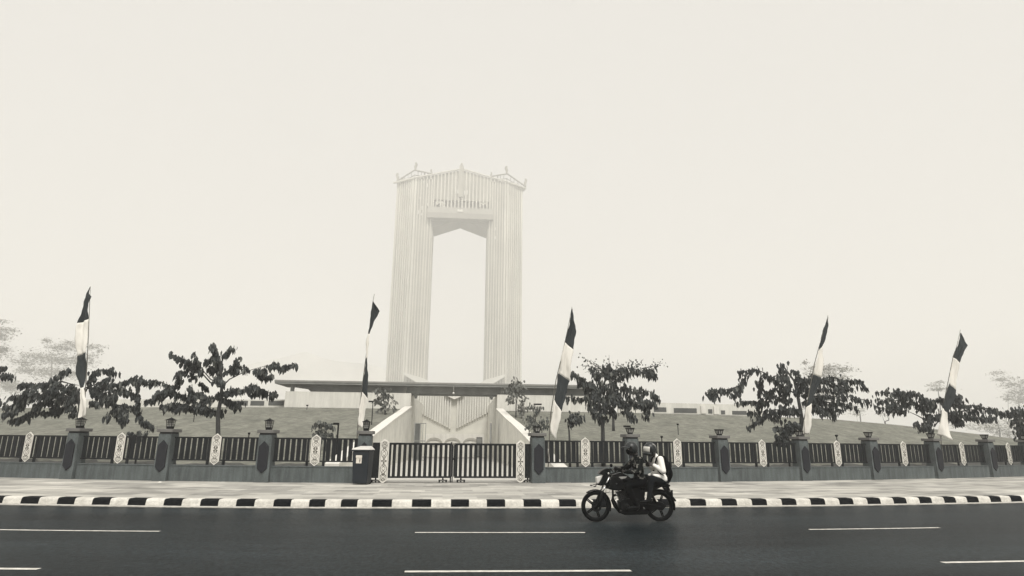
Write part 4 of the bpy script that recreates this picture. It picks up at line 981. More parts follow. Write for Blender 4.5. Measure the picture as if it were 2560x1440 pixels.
tree(31.5, f8, [(610, 1010), (603, 900), (590, 830), (560, 760), (540, 700)], [
    (1, [(600, 880), (540, 870), (485, 850)]), (0, [(590, 830), (500, 780), (420, 745)]), (1, [(410, 745), (330, 740), (220, 725), (150, 700)]), (1, [(560, 760), (520, 700), (420, 640), (300, 600), (160, 590)]), (1, [(420, 650), (340, 570)]),
    (1, [(540, 700), (530, 640), (480, 600), (390, 600)]), (1, [(570, 720), (560, 640)]), (1, [(600, 740), (640, 660)]), (1, [(400, 660), (290, 660), (180, 650)]), (1, [(450, 680), (360, 700), (240, 690)]), (0, [(590, 840), (640, 820), (700, 800)]), (0, [(640, 870), (680, 820), (720, 780)]), (1, [(600, 770), (600, 860), (570, 890)]),
    (1, [(680, 650), (760, 680), (850, 660)]), (1, [(800, 620), (830, 625)]), (1, [(770, 690), (900, 700), (1000, 700)]), (1, [(780, 760), (950, 735), (1120, 720), (1140, 755)]), (1, [(770, 780), (850, 850)]), (1, [(880, 830), (800, 770), (1000, 800), (1140, 800)]), (1, [(640, 800), (700, 770), (780, 750)])],
    'low flat-crowned tree behind the far right flag', 15, group='young trees behind the fence', tr=.11, dens=46, ll=.26, lw=.062, spread=1.4, rad=.14, pal=(.5, .4, .1))
tree(33.0, f8, [(1400, 1010), (1400, 900), (1395, 800)], [(1, [(1390, 780), (1280, 770), (1150, 750)]), (1, [(1395, 830), (1300, 820), (1270, 830)]), (1, [(1400, 860), (1320, 880), (1350, 950)]), (1, [(1395, 800), (1370, 740), (1300, 740)]), (1, [(1400, 880), (1370, 900), (1375, 950)]), (1, [(1400, 790), (1520, 760), (1600, 800)])],
    'tree cut off by the right edge of the picture', 16, group='young trees behind the fence', dens=74, ll=.26, lw=.06, rad=.2, pal=(.45, .42, .13))
tree(25.5, f4, [(-160, 1000), (-155, 800), (-140, 640), (-100, 560)], [(1, [(-100, 560), (-40, 450), (35, 425)]), (1, [(-120, 580), (-20, 480), (60, 495), (105, 505)]), (1, [(-130, 600), (-60, 640), (0, 720)])],
    'tree whose branch tips enter at the left edge of the picture', 17, group='young trees behind the fence', dens=80)
# saplings
SG = 'saplings on and above the lawn'
tree(25.2, f6, [(547, 950), (541, 830), (533, 770)], [(1, [(538, 760), (580, 730), (620, 680), (640, 730)]), (1, [(560, 740), (560, 690), (600, 665)]), (1, [(600, 740), (645, 700)])], 'small dark sapling with one round tuft, right of the leaning flag', 21, 'sapling', tr=.05, dens=90, ll=.18, group=SG, rad=.12, spread=.2)
tree(26.5, f7, [(872, 990), (870, 900), (866, 800)], [(1, [(870, 900), (800, 880), (760, 860)]), (1, [(868, 860), (790, 800), (755, 790)]), (1, [(868, 930), (780, 920), (750, 910)]), (1, [(868, 800), (900, 740), (960, 750)]), (1, [(868, 820), (920, 790), (960, 780)]), (1, [(870, 910), (850, 930)]), (1, [(866, 800), (850, 760)])], 'big-leaved sapling left of the lantern under the large spreading tree', 22, 'sapling', tr=.035, dens=42, ll=.26, lw=.10, group=SG, rad=.07, spread=.2, pal=(.45, .45, .1))
tree(28, lambda p: p, [(815, 1110), (813, 1080), (811, 1060)], [(1, [(812, 1085), (798, 1075), (788, 1090)]), (1, [(812, 1065), (800, 1058), (790, 1066)]), (1, [(812, 1065), (824, 1060), (835, 1072)]), (1, [(812, 1080), (828, 1090), (836, 1097)]), (1, [(811, 1060), (814, 1056)]), (1, [(812, 1090), (796, 1097)])], 'pale sapling beside the short lamp post left of the bin', 23, 'sapling', tr=.03, dens=60, ll=.2, group=SG, mats=('leaf2', 'leaf3', 'leaf3'), rad=.1, spread=.25, pal=(.4, .4, .2))
tree(43, f2, [(350, 620), (345, 500), (330, 400)], [(1, [(340, 440), (280, 400), (225, 420)]), (1, [(335, 400), (290, 330), (250, 310)]), (1, [(335, 400), (370, 320), (400, 310)]), (1, [(345, 460), (400, 420), (470, 450)]), (1, [(345, 480), (400, 490), (440, 520)]), (1, [(335, 380), (330, 300), (310, 290)]), (1, [(345, 470), (290, 450), (240, 430)]), (1, [(345, 500), (320, 500), (300, 520)]), (1, [(340, 400), (400, 370), (440, 400)]), (1, [(346, 520), (370, 540)])], 'feathery pale sapling against the white wall left of the passage', 24, 'sapling', tr=.05, dens=13, ll=.30, lw=.1, group=SG, mats=('leaf3', 'leaf3', 'leaf4'), rad=.2, spread=.5, pal=(.5, .3, .2), droop=.6)
tree(43.5, f2, [(1735, 580), (1738, 450), (1735, 330), (1730, 260)], [(1, [(1735, 330), (1690, 240), (1650, 300), (1640, 340)]), (1, [(1735, 300), (1780, 230), (1820, 300)]), (1, [(1735, 260), (1735, 215), (1760, 220)]), (1, [(1738, 380), (1680, 390), (1645, 420)]), (1, [(1738, 370), (1800, 400), (1840, 440)]), (1, [(1735, 320), (1700, 350), (1670, 370)]), (1, [(1735, 290), (1790, 340), (1800, 380)]), (1, [(1738, 420), (1700, 430), (1680, 460)]), (1, [(1732, 270), (1760, 300), (1790, 280)])], 'taller feathery sapling reaching over the roof edge right of the passage', 25, 'sapling', tr=.05, dens=13, ll=.30, lw=.1, group=SG, mats=('leaf3', 'leaf3', 'leaf4'), rad=.2, spread=.5, pal=(.5, .3, .2), droop=.6)
tree(43.0, f2, [(1792, 680), (1795, 560), (1790, 430)], [(1, [(1760, 470), (1830, 470)]), (1, [(1750, 500), (1850, 495)]), (1, [(1755, 530), (1840, 540)]), (1, [(1780, 560), (1820, 590)]), (1, [(1790, 430), (1830, 430)])], 'thin tiered sapling between two others right of the passage', 26, 'sapling', tr=.04, dens=20, ll=.25, lw=.08, group=SG, mats=('leaf3', 'leaf4', 'leaf4'), rad=.1, spread=.3, pal=(.3, .5, .2))
tree(33, f2, [(1945, 740), (1943, 620), (1940, 500)], [(1, [(1940, 510), (1900, 480), (1862, 510)]), (1, [(1940, 500), (1975, 490), (2005, 520)]), (1, [(1942, 560), (1990, 560)]), (1, [(1943, 660), (1890, 640), (1850, 660)]), (1, [(1943, 680), (1990, 650), (2050, 690)]), (1, [(1943, 640), (1900, 600), (1850, 590)])], 'thin sapling beside the lamp on the bank left of the leaning flag', 27, 'sapling', tr=.03, dens=26, ll=.24, group=SG, mats=('leaf2', 'leaf3', 'leaf3'), rad=.16, spread=.4, pal=(.35, .5, .15))
tree(24.2, f4, [(1085, 1010), (1085, 985)], [(1, [(1085, 980), (1040, 955), (1010, 950)]), (1, [(1085, 980), (1095, 935)]), (1, [(1085, 980), (1130, 960), (1150, 945)]), (1, [(1085, 985), (1140, 980)]), (1, [(1085, 985), (1040, 975)])], 'low bush peeping over the fence rail beneath the left trees', 28, 'bush', tr=.03, dens=60, ll=.2, rad=.08, name='bush', spread=.2, pal=(.3, .5, .2))
tree(27, f2, [(2010, 760), (2010, 720)], [(1, [(1960, 730), (2010, 660), (2060, 720)]), (1, [(1930, 740), (1880, 650), (1860, 600)]), (1, [(2000, 740), (2050, 700), (2085, 640)]), (1, [(1940, 700), (1900, 690), (1850, 720)])], 'loose bush behind the lantern of the right gate pillar', 29, 'bush', tr=.02, dens=24, ll=.16, rad=.18, name='bush', spread=.4, mats=('leaf2', 'leaf3', 'leaf3'), pal=(.5, .4, .1))
# sparse twiggy tree behind the dense one
tree(38, f6, [(960, 760), (960, 600), (950, 420), (930, 250)], [(1, [(930, 300), (780, 200), (665, 120)]), (1, [(940, 330), (920, 200), (920, 105)]), (1, [(860, 260), (760, 160)]), (1, [(950, 350), (1080, 230), (1130, 150)]), (1, [(950, 380), (1150, 260), (1245, 140)]), (1, [(1000, 330), (1250, 230), (1430, 180)]), (1, [(1250, 230), (1370, 205)]), (1, [(840, 240), (720, 210), (650, 205)]), (1, [(1000, 300), (1040, 190)]), (1, [(900, 280), (800, 240), (690, 270)]), (1, [(1080, 280), (1200, 180)]), (1, [(950, 330), (990, 230), (1000, 160)])], 'sparse twiggy tree showing above the dense one behind the motorcycle', 31, tr=.09, dens=14, ll=.11, lw=.05, rad=.22, spread=1.2, mats=('leaf2', 'leaf3', 'leaf3'), group='young trees behind the fence')
# far trees in the haze, part of the fading put into the leaf colour
def far_tree(Y, trunk, pads, label, seed, size=1.15, mats='far_leaf', n=85, group='pale trees beyond the lawn crest', tr=None):
    rng = random.Random(seed); ft = U(*trunk[0], Y=Y); gz = crest_z(ft[0] * 48 / Y) - .3
    t = thing('tree', label, 'tree', (ft[0], Y, gz), 0, group); o = Vector((ft[0], Y, gz)); k = Y / F
    tp = [Vector((0, 0, 0))] + [Vector(U(*p, Y=Y)) - o for p in trunk[1:]]
    mb = MB(); r0 = tr or 1.6 * k; mb.tube(tp, [r0 * (1 - .6 * i / len(tp)) for i in range(len(tp))], 7)
    V, Fc = [], []
    for (x, y, rx, ry) in pads:
        yy = Y + rng.uniform(-14, 14) * k; c = Vector(U(x, y, Y=yy)) - o
        j = min(range(len(tp)), key=lambda q: (tp[q] - c).length + (0 if tp[q].z < c.z else 99))
        mb.tube([tp[j], (tp[j] + c) / 2 + Vector((0, 0, -ry * k)), c], [r0 * .35, r0 * .2, r0 * .1], 4)
        for _ in range(int(n * rx * ry / 90) + 8):
            a = Vector((rng.gauss(0, .5), rng.gauss(0, .5), rng.gauss(0, .42)))
            p = c + Vector((a.x * rx, a.y * rx, a.z * ry)) * k
            s = rng.uniform(1.1, 2.9) * k * size; d = Vector((rng.uniform(-1, 1), rng.uniform(-1, 1), rng.uniform(-.4, .25))).normalized(); e_ = d.cross(Vector((rng.uniform(-.4, .4), rng.uniform(-.4, .4), 1))).normalized()
            b = len(V)
            for q in (p - d * s * 1.5, p + e_ * s * .6, p + d * s * 1.5, p - e_ * s * .6): V.append(tuple(q))
            Fc.append((b, b + 1, b + 2, b + 3))
    mb.build('trunk', M['bark'], t, True)
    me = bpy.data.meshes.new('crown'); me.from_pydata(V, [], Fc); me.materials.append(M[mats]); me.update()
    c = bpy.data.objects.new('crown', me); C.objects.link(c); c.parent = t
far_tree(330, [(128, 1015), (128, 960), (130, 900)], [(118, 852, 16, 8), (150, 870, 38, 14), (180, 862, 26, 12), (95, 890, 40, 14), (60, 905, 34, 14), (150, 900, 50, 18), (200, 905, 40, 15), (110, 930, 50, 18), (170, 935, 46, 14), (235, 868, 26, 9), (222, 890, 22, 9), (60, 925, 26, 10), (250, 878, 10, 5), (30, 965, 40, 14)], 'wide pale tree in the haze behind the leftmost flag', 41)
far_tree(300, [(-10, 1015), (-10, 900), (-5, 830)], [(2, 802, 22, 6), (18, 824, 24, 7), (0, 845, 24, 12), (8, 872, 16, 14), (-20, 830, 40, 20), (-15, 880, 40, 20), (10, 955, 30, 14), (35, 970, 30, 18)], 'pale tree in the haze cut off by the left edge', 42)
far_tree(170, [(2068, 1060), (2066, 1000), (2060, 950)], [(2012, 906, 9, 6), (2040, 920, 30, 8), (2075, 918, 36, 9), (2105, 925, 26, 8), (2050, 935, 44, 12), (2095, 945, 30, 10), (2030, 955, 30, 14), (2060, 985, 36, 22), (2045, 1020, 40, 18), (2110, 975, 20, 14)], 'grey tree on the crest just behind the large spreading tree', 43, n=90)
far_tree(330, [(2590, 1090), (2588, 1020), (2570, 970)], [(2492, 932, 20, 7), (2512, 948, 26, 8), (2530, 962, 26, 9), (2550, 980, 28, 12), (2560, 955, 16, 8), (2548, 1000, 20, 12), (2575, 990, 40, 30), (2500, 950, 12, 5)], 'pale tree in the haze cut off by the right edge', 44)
far_tree(260, [(2352, 1090), (2350, 1010), (2345, 975)], [(2335, 964, 18, 6), (2350, 955, 12, 5), (2358, 972, 22, 6), (2338, 974, 16, 4)], 'small pale tree top showing left of the far right flag', 45)
far_tree(330, [(2520, 1095), (2520, 1000), (2520, 985)], [(2520, 992, 18, 4), (2520, 998, 12, 4), (2518, 987, 8, 2)], 'slender pale tree with a flat top near the right edge', 46, tr=.12)
far_tree(200, [(2215, 1066), (2212, 1054), (2222, 1050)], [(2205, 1036, 12, 5), (2222, 1034, 14, 5), (2216, 1028, 8, 3)], 'small bare crooked tree on the crest beyond the spreading tree', 47, n=30, tr=.3)
far_tree(220, [(2500, 1110), (2500, 1080), (2495, 1060)], [(2450, 1062, 40, 12), (2490, 1070, 40, 14), (2530, 1060, 40, 16), (2520, 1085, 36, 14), (2400, 1062, 26, 8)], 'pale bushy tree low on the crest at the right', 48, mats='far_leaf2', n=70)
far_tree(240, [(2150, 1050), (2150, 1035), (2148, 1025)], [(2130, 1020, 16, 10), (2140, 1035, 20, 8), (2155, 1025, 12, 6)], 'pale shrub-like tree right of the large spreading tree', 49, mats='far_leaf2', n=60)

# ------------------------------------------------------------------ garden lamps on the lawn
def stake(px, pyt, pyb, Y, label, hd=.1, seedz=0):
    hd *= .6
    b = U(px, pyb, Y=Y); z0 = gh(b[0], Y) - .02; zt = U(px, pyt, Y=Y)[2]
    t = thing('garden_lamp', label, 'garden lamp', (b[0], Y, z0), 0, 'small garden lamps on the lawn'); h = max(.3, zt - z0)
    MB().tube([(0, 0, 0), (0, 0, h - .05)], .022, 6).build('stem', M['black'], t)
    MB().lathe([(0, h - .09), (hd * .6, h - .09), (hd, h - .02), (hd * .8, h), (0, h)], n=10).build('head', M['black'], t)
stake(484, 1033, 1053, 38, 'small stake lamp on the lawn left of the tree trunk', .14)
stake(621, 1081, 1100, 27, 'small stake lamp just above the fence left of a pillar lantern', .1)
stake(767, 1012, 1027, 45, 'small stake lamp on the crest before the white wall', .16)
stake(1655, 1090, 1110, 27.5, 'small stake lamp directly above the motorcycle passenger', .1)
stake(1695, 1059, 1073, 37, 'small stake lamp on the lawn up and right of the passenger', .14)
stake(1890, 1036, 1044, 46, 'small stake lamp on the crest near the right boundary wall', .15)
stake(2092, 1087, 1097, 30, 'small stake lamp on the lawn right of the spreading tree', .13)
def arm_lamp(px0, px1, pyt, pyb, Y, side, label, w_=.05):
    b = U(px1 if side > 0 else px0, pyb, Y=Y); z0 = gh(b[0], Y) - .02; zt = U(px0, pyt, Y=Y)[2]; h = zt - z0; a = (px1 - px0) * Y / F
    t = thing('arm_lamp', label, 'lamp post', (b[0], Y, z0), 0, 'angled lamp posts on the bank')
    MB().tube([(0, 0, 0), (0, 0, h - .04)], w_ * .7, 8).build('post', M['black'], t)
    MB().box((-side * a / 2, 0, h - .04), (a + w_, w_ * 1.6, .09)).build('arm', M['black'], t)
arm_lamp(832, 843, 1057, 1102, 26.5, 1, 'dark L-shaped lamp post beside the pale sapling')
arm_lamp(919, 929, 1002, 1062, 37, 1, 'thin L-shaped lamp post right of the twisted flag', .04)
arm_lamp(1335, 1353, 1009, 1060, 38, -1, 'thin lamp post with flat arm on the bank right of the passage', .04)
arm_lamp(1561, 1577, 1064, 1100, 31, 1, 'thin lamp post with flat arm behind the rider', .03)

# ------------------------------------------------------------------ MOTORCYCLE
KB = 1.36 / 825
KZ = KB * .945
def bx(cx, cy, y=0.0): return ((cx - 987) * KB, y, (1255 - cy) * KZ)
pa = U(1490, 1305, Z=.004); pb = U(1650, 1304, Z=.004); bc = (pa + pb) / 2; BYAW = math.atan2(pb[1] - pa[1], pb[0] - pa[0])
bike = thing('motorcycle', 'black naked motorcycle carrying two people leftwards along the road', 'motorcycle', (bc[0], bc[1], .006), BYAW)
def remesh(name, prims, mats, parent, voxel=.012, sm=4, smooth=True):
    mb = MB()
    for p in prims:
        if p[0] == 'c':
            _, a, ra, b, rb = p; a, b = Vector(a), Vector(b); mb.ball(a, ra, 14, 9); mb.ball(b, rb, 14, 9)
            mb.tube([a, b], [ra, rb], 14)
        elif p[0] == 'e': mb.ball(p[1], p[2], 18, 12, 0, p[3] if len(p) > 3 else None)
        elif p[0] == 'p': mb.prism(p[1], p[2], p[3])
    me = mb.mesh(name + '_src'); o = bpy.data.objects.new('src', me); C.objects.link(o)
    r = o.modifiers.new('r', 'REMESH'); r.mode = 'VOXEL'; r.voxel_size = voxel
    if sm: q = o.modifiers.new('s', 'SMOOTH'); q.iterations = sm; q.factor = .5
    dg = bpy.context.evaluated_depsgraph_get(); dg.update()
    m2 = bpy.data.meshes.new_from_object(o.evaluated_get(dg)); m2.name = name
    bpy.data.objects.remove(o); bpy.data.meshes.remove(me)
    m2.materials.clear()
    for m_ in (mats if isinstance(mats, (list, tuple)) else [mats]): m2.materials.append(m_)
    if smooth: m2.polygons.foreach_set('use_smooth', [True] * len(m2.polygons))
    o = bpy.data.objects.new(name, m2); C.objects.link(o); o.parent = parent; return o
def P2(*pts): return [(bx(*p)[0], bx(*p)[2]) for p in pts]
WR = .304
def wheel(cx, cy, wd, disc):
    c = bx(cx, cy); c = (c[0], 0, WR + .001)
    pr = [(WR - .062 + .0, -wd * .36), (WR - .05, -wd * .5), (WR - .02, -wd * .5), (WR - .004, -wd * .3), (WR, 0), (WR - .004, wd * .3), (WR - .02, wd * .5), (WR - .05, wd * .5), (WR - .062, wd * .36), (WR - .062, -wd * .36)]
    wo = bpy.data.objects.new('wheel', None); C.objects.link(wo); wo.parent = bike; wo.location = c
    MB().lathe(pr, (0, 0, 0), 'y', 40).build('tyre', M['rubber'], wo, True)
    ri = WR - .060
    mb = MB().lathe([(ri, -wd * .38), (ri - .012, -wd * .36), (ri - .024, -wd * .1), (ri - .024, wd * .1), (ri - .012, wd * .36), (ri, wd * .38)], (0, 0, 0), 'y', 36)
    mb.lathe([(0, -.06), (.05, -.06), (.055, 0), (.05, .06), (0, .06)], (0, 0, 0), 'y', 16)
    for k in range(5):
        a = k * 2 * math.pi / 5 + 1.25
        for dd in (-.13, .13): mb.tube([(.04 * math.cos(a + dd * 3), 0, .04 * math.sin(a + dd * 3)), ((ri - .015) * math.cos(a + dd * .45), 0, (ri - .015) * math.sin(a + dd * .45))], [.016, .011], 6)
    mb.build('rim', M['black'], wo, True)
    if disc: MB().lathe([(.055, -.066), (.105, -.066), (.105, -.061), (.055, -.061), (.055, -.066)], (0, 0, 0), 'y', 28).build('brake_disc', M['black'], wo)
    else: MB().lathe([(0, -.065), (.09, -.065), (.09, -.056), (0, -.056)], (0, 0, 0), 'y', 24).build('sprocket', M['alu'], wo)
    return wo
wheel(575, 1058, .10, True); wheel(1400, 1058, .12, False)
# front fork, fender
c0 = bx(575, 1058)
for y in (-.09, .09):
    MB().tube([bx(748, 680, y), bx(690, 800, y)], .016, 10).tube([bx(690, 800, y), bx(650, 880, y)], .019, 10).build('fork_tube', M['chrome'], bike, True)
    MB().tube([bx(652, 876, y), bx(600, 1010, y), bx(578, 1062, y)], [.026, .028, .022], 10).build('fork_leg', M['black'], bike, True)
MB().tube([bx(700, 775, -.11), bx(700, 775, .11)], .03, 8).tube([bx(752, 668, -.11), bx(752, 668, .11)], .024, 8).build('fork_clamp', M['black'], bike, True)
def arc_strip(c, r0, r1, a0, a1, hw, n=16, th=.006):
    mb = MB(); vs = []
    for i in range(n + 1):
        t = i / n; a = math.radians(a0 + (a1 - a0) * t); r = r0 + (r1 - r0) * t
        for rr, yy in ((r - .02, -hw), (r, -hw * .75), (r + .012, 0), (r, hw * .75), (r - .02, hw)): vs.append((c[0] + rr * math.cos(a), yy, c[2] + rr * math.sin(a)))
    mb.add(vs, [(5 * i + k, 5 * i + 5 + k, 5 * i + 6 + k, 5 * i + 1 + k) for i in range(n) for k in range(4)])
    return mb
f = arc_strip((c0[0], 0, WR), WR + .022, WR + .016, 125, -18, .06).build('front_fender', M['gloss'], bike, True); f.modifiers.new('s', 'SOLIDIFY').thickness = .006
MB().prism(P2((640, 875), (600, 930), (585, 1000), (640, 1010), (700, 950), (700, 890)), -.085, -.075).build('fender_stay', M['gloss'], bike, bevel=.003)
# headlight and cowl
remesh('headlight', [('p', P2((582, 692), (668, 662), (652, 700), (612, 768), (590, 772)), -.06, .06)], M['lens'], bike, .008, 3)
remesh('headlight_cowl', [('p', P2((612, 650), (640, 610), (700, 575), (770, 610), (745, 700), (700, 775), (640, 800), (588, 790), (618, 768), (660, 700), (676, 655)), -.085, .085)], M['gloss'], bike, .008, 3)
MB().tube([bx(600, 780, -.03), bx(545, 803, -.13)], .008, 6).ball(bx(545, 803, -.15), (.03, .035, .014)).build('turn_signal', M['alu'], bike, True)
MB().tube([bx(600, 780, .03), bx(545, 803, .13)], .008, 6).ball(bx(545, 803, .15), (.03, .035, .014)).build('turn_signal', M['alu'], bike, True)
# handlebar, grips, mirrors, dash
MB().tube([bx(850, 605, -.38), bx(835, 605, -.30), bx(780, 640, -.12), bx(765, 650, 0), bx(780, 640, .12), bx(835, 605, .30), bx(850, 605, .38)], .012, 8).build('handlebar', M['black'], bike, True)
for y in (-1, 1):
    MB().tube([bx(853, 604, y * .385), bx(830, 606, y * .27)], .018, 8).build('grip', M['rubber'], bike, True)
    MB().tube([bx(826, 600, y * .27), bx(790, 605, y * .36), bx(785, 610, y * .41)], .006, 5).build('lever', M['alu'], bike, True)
    m_ = MB().tube([bx(820, 606, y * .26), bx(825 if y > 0 else 790, 570, y * .31)], .006, 5); m_.ball(bx(846 if y > 0 else 785, 548 if y > 0 else 568, y * .33), (.018 + .012, .06, .038)); m_.build('mirror', M['black'], bike, True)
remesh('instrument', [('p', P2((690, 600), (720, 575), (770, 590), (760, 640), (715, 645)), -.07, .07)], M['black'], bike, .01, 2)
MB().ball(bx(733, 640, -.1), (.016, .012, .022)).build('indicator', M['lens'], bike, True)
# tank with side shroud
remesh('fuel_tank', [('p', P2((770, 690), (800, 650), (860, 625), (930, 640), (1010, 690), (1060, 760), (1040, 820), (930, 835), (800, 790)), -.12, .12),
                     ('e', bx(900, 720), (.17, .155, .10))], M['gloss'], bike, .012, 8)
for y in (-1, 1):
    remesh('tank_shroud', [('p', P2((750, 690), (790, 668), (860, 690), (930, 760), (900, 830), (850, 860), (770, 850), (715, 838), (735, 770)), *(sorted((y * .12, y * .185))))], M['gloss'], bike, .01, 4)
    MB().prism(P2((830, 700), (870, 680), (960, 678), (940, 700), (880, 712), (835, 728)), *(sorted((y * .155, y * .168)))).build('tank_highlight', mat('highlight_grey', (.30, .295, .28), .35, .3, 30), bike, bevel=.004)  # pale strip on the tank, highlights put into its shape and colour
    MB().ball(bx(818, 768, y * .187), (.018, .006, .014)).build('badge', M['alu'], bike, True)
# seat and tail
remesh('seat', [('p', P2((1040, 770), (1100, 745), (1200, 755), (1270, 735), (1400, 728), (1500, 745), (1520, 775), (1440, 790), (1250, 815), (1100, 820), (1050, 815)), -.12, .12)], M['black'], bike, .012, 6)
remesh('tail_cowl', [('p', P2((1240, 812), (1440, 785), (1530, 780), (1545, 800), (1500, 825), (1420, 815), (1330, 858), (1250, 880), (1150, 880), (1150, 825)), -.09, .09)], M['gloss'], bike, .01, 4)
MB().tube([bx(1380, 775, -.13), bx(1500, 765, -.13), bx(1535, 775, 0), bx(1500, 765, .13), bx(1380, 775, .13)], .011, 6).build('grab_rail', M['alu'], bike, True)
remesh('rear_light', [('p', P2((1495, 790), (1520, 788), (1545, 850), (1535, 868), (1505, 850)), -.05, .05)], M['black'], bike, .008, 2)
MB().prism(P2((1450, 815), (1500, 830), (1620, 985), (1618, 1002), (1600, 1000), (1560, 965), (1500, 900)), -.035, .035).build('rear_fender', M['black'], bike, bevel=.006)
for y in (-1, 1): MB().tube([bx(1520, 850, 0), bx(1540, 858, y * .12)], .007, 5).ball(bx(1545, 860, y * .13), (.025, .03, .016)).build('turn_signal', M['black'], bike, True)
MB().box((*bx(1560, 905)[:2], bx(0, 905)[2]), (.02, .18, .10)).build('number_plate', M['black'], bike)
c1 = bx(1400, 1058)
f = arc_strip((c1[0], 0, WR), WR + .022, WR + .03, 118, -15, .06).build('hugger', M['black'], bike, True); f.modifiers.new('s', 'SOLIDIFY').thickness = .006
# frame, engine, exhaust, swingarm
MB().tube([bx(752, 690), bx(800, 830, 0), bx(800, 960, 0), bx(870, 1110, 0)], .022, 8).tube([bx(770, 720, .06), bx(1000, 800, .1), bx(1130, 830, .1), bx(1160, 1080, .08)], .018, 8).tube([bx(770, 720, -.06), bx(1000, 800, -.1), bx(1130, 830, -.1), bx(1160, 1080, -.08)], .018, 8).tube([bx(1130, 840, -.1), bx(1400, 800, -.08)], .016, 8).build('frame', M['black'], bike, True)
remesh('engine', [('p', P2((860, 1000), (930, 960), (1100, 960), (1160, 1010), (1165, 1110), (1090, 1150), (930, 1140), (870, 1090)), -.14, .12), ('p', P2((850, 880), (960, 860), (1000, 975), (900, 1000)), -.09, .09),
                  ('c', bx(1070, 1060, -.14), .075, bx(1070, 1060, -.16), .07), ('c', bx(950, 1060, -.13), .06, bx(950, 1060, -.15), .055)], M['black'], bike, .01, 2)
mb = MB()
for k in range(7):
    z = 880 + k * 15; mb.prism(P2((845 + k * 6, z), (965 + k * 5, z - 18), (967 + k * 5, z - 12), (847 + k * 6, z + 6)), -.105, .105)
mb.build('cooling_fins', M['alu'], bike)
remesh('air_box', [('p', P2((960, 800), (1150, 800), (1190, 900), (1160, 990), (1000, 980), (950, 880)), -.11, .11)], M['black'], bike, .012, 4)
MB().tube([bx(870, 905, 0), bx(800, 930, 0), bx(785, 985, 0), bx(815, 1060, 0), bx(880, 1130, .02), bx(960, 1160, .06), bx(1150, 1160, .1)], .025, 10).build('exhaust_pipe', M['black'], bike, True)
MB().tube([bx(820, 960, -.05), bx(840, 1020, -.06), bx(870, 1070, -.06)], .010, 6).tube([bx(880, 1115, -.06), bx(935, 1135, -.06)], .012, 6).build('crash_bar', M['chrome'], bike, True)
MB().tube([bx(1150, 1160, .1), bx(1300, 1110, .14), bx(1480, 1060, .16)], [.03, .05, .055], 12).build('silencer', M['black'], bike, True)
MB().tube([bx(1170, 1030, -.09), bx(1400, 1058, -.09)], [.03, .02], 8).tube([bx(1170, 1030, .09), bx(1400, 1058, .09)], [.03, .02], 8).build('swingarm', M['black'], bike, True)
MB().prism(P2((1170, 985), (1300, 985), (1420, 1010), (1470, 1060), (1420, 1105), (1200, 1085), (1160, 1060)), -.105, -.085).build('chain_case', M['black'], bike, bevel=.006)
MB().tube([bx(1240, 830, -.13), bx(1330, 1010, -.12)], .028, 10).build('shock', M['black'], bike, True)
MB().ball(bx(1252, 888, -.155), (.018, .01, .016)).build('bolt', M['lens'], bike, True); MB().ball(bx(815, 870, -.125), (.02, .012, .016)).build('bolt', M['lens'], bike, True)
MB().tube([bx(840, 925, -.11), bx(815, 890, -.11)], .014, 6).build('horn', M['chrome'], bike, True)
for x, z in ((1045, 1098), (1195, 1015)):
    for y in (-1, 1): MB().tube([bx(x, z, y * .10), bx(x, z, y * .27)], .013, 6).build('footpeg', M['rubber'], bike, True)
remesh('belly_pan', [('p', P2((880, 1120), (960, 1165), (1220, 1160), (1260, 1130), (1180, 1090), (930, 1090)), -.1, .1)], M['black'], bike, .01, 2)
MB().tube([bx(745, 640, -.09), bx(700, 800, -.10), bx(690, 900, -.1), bx(600, 1000, -.09)], .005, 5).tube([bx(755, 640, .0), bx(790, 760, -.12), bx(730, 880, -.12), bx(660, 890, -.1)], .004, 5).build('cable', M['black'], bike, True)

# ------------------------------------------------------------------ PEOPLE
def hand(wr, dirv, across, curl, side, s=1.0, grip=True):
    """palm + five fingers as capsules. dirv: along the palm, across: from index to little finger, curl: direction fingers bend to"""
    d, a, c = Vector(dirv).normalized(), Vector(across).normalized(), Vector(curl).normalized(); wr = Vector(wr); out = []
    k = wr + d * .085 * s
    for i in (-1.5, -.5, .5, 1.5): out.append(('c', wr + a * i * .011 * s, .017 * s, k + a * i * .020 * s, .0125 * s))
    for i, ln in zip((-1.5, -.5, .5, 1.5), (.040, .045, .042, .033)):
        b0 = k + a * i * .021 * s
        b1 = b0 + (d * .75 + c * .65).normalized() * ln * s; b2 = b1 + (c * .9 - d * (.45 if grip else -.5)).normalized() * ln * .7 * s; b3 = b2 + (-d * (.8 if grip else -.2) + c * .3).normalized() * ln * .5 * s
        out += [('c', b0, .0105 * s, b1, .0095 * s), ('c', b1, .0095 * s, b2, .0088 * s), ('c', b2, .0088 * s, b3, .008 * s)]
    t0 = wr + d * .03 * s - a * .028 * s; t1 = t0 + (d * .6 - a * .6 + c * .4).normalized() * .035 * s; t2 = t1 + (d * .7 + c * .8).normalized() * .03 * s
    out += [('c', t0, .014 * s, t1, .0115 * s), ('c', t1, .0115 * s, t2, .0095 * s)]
    return out
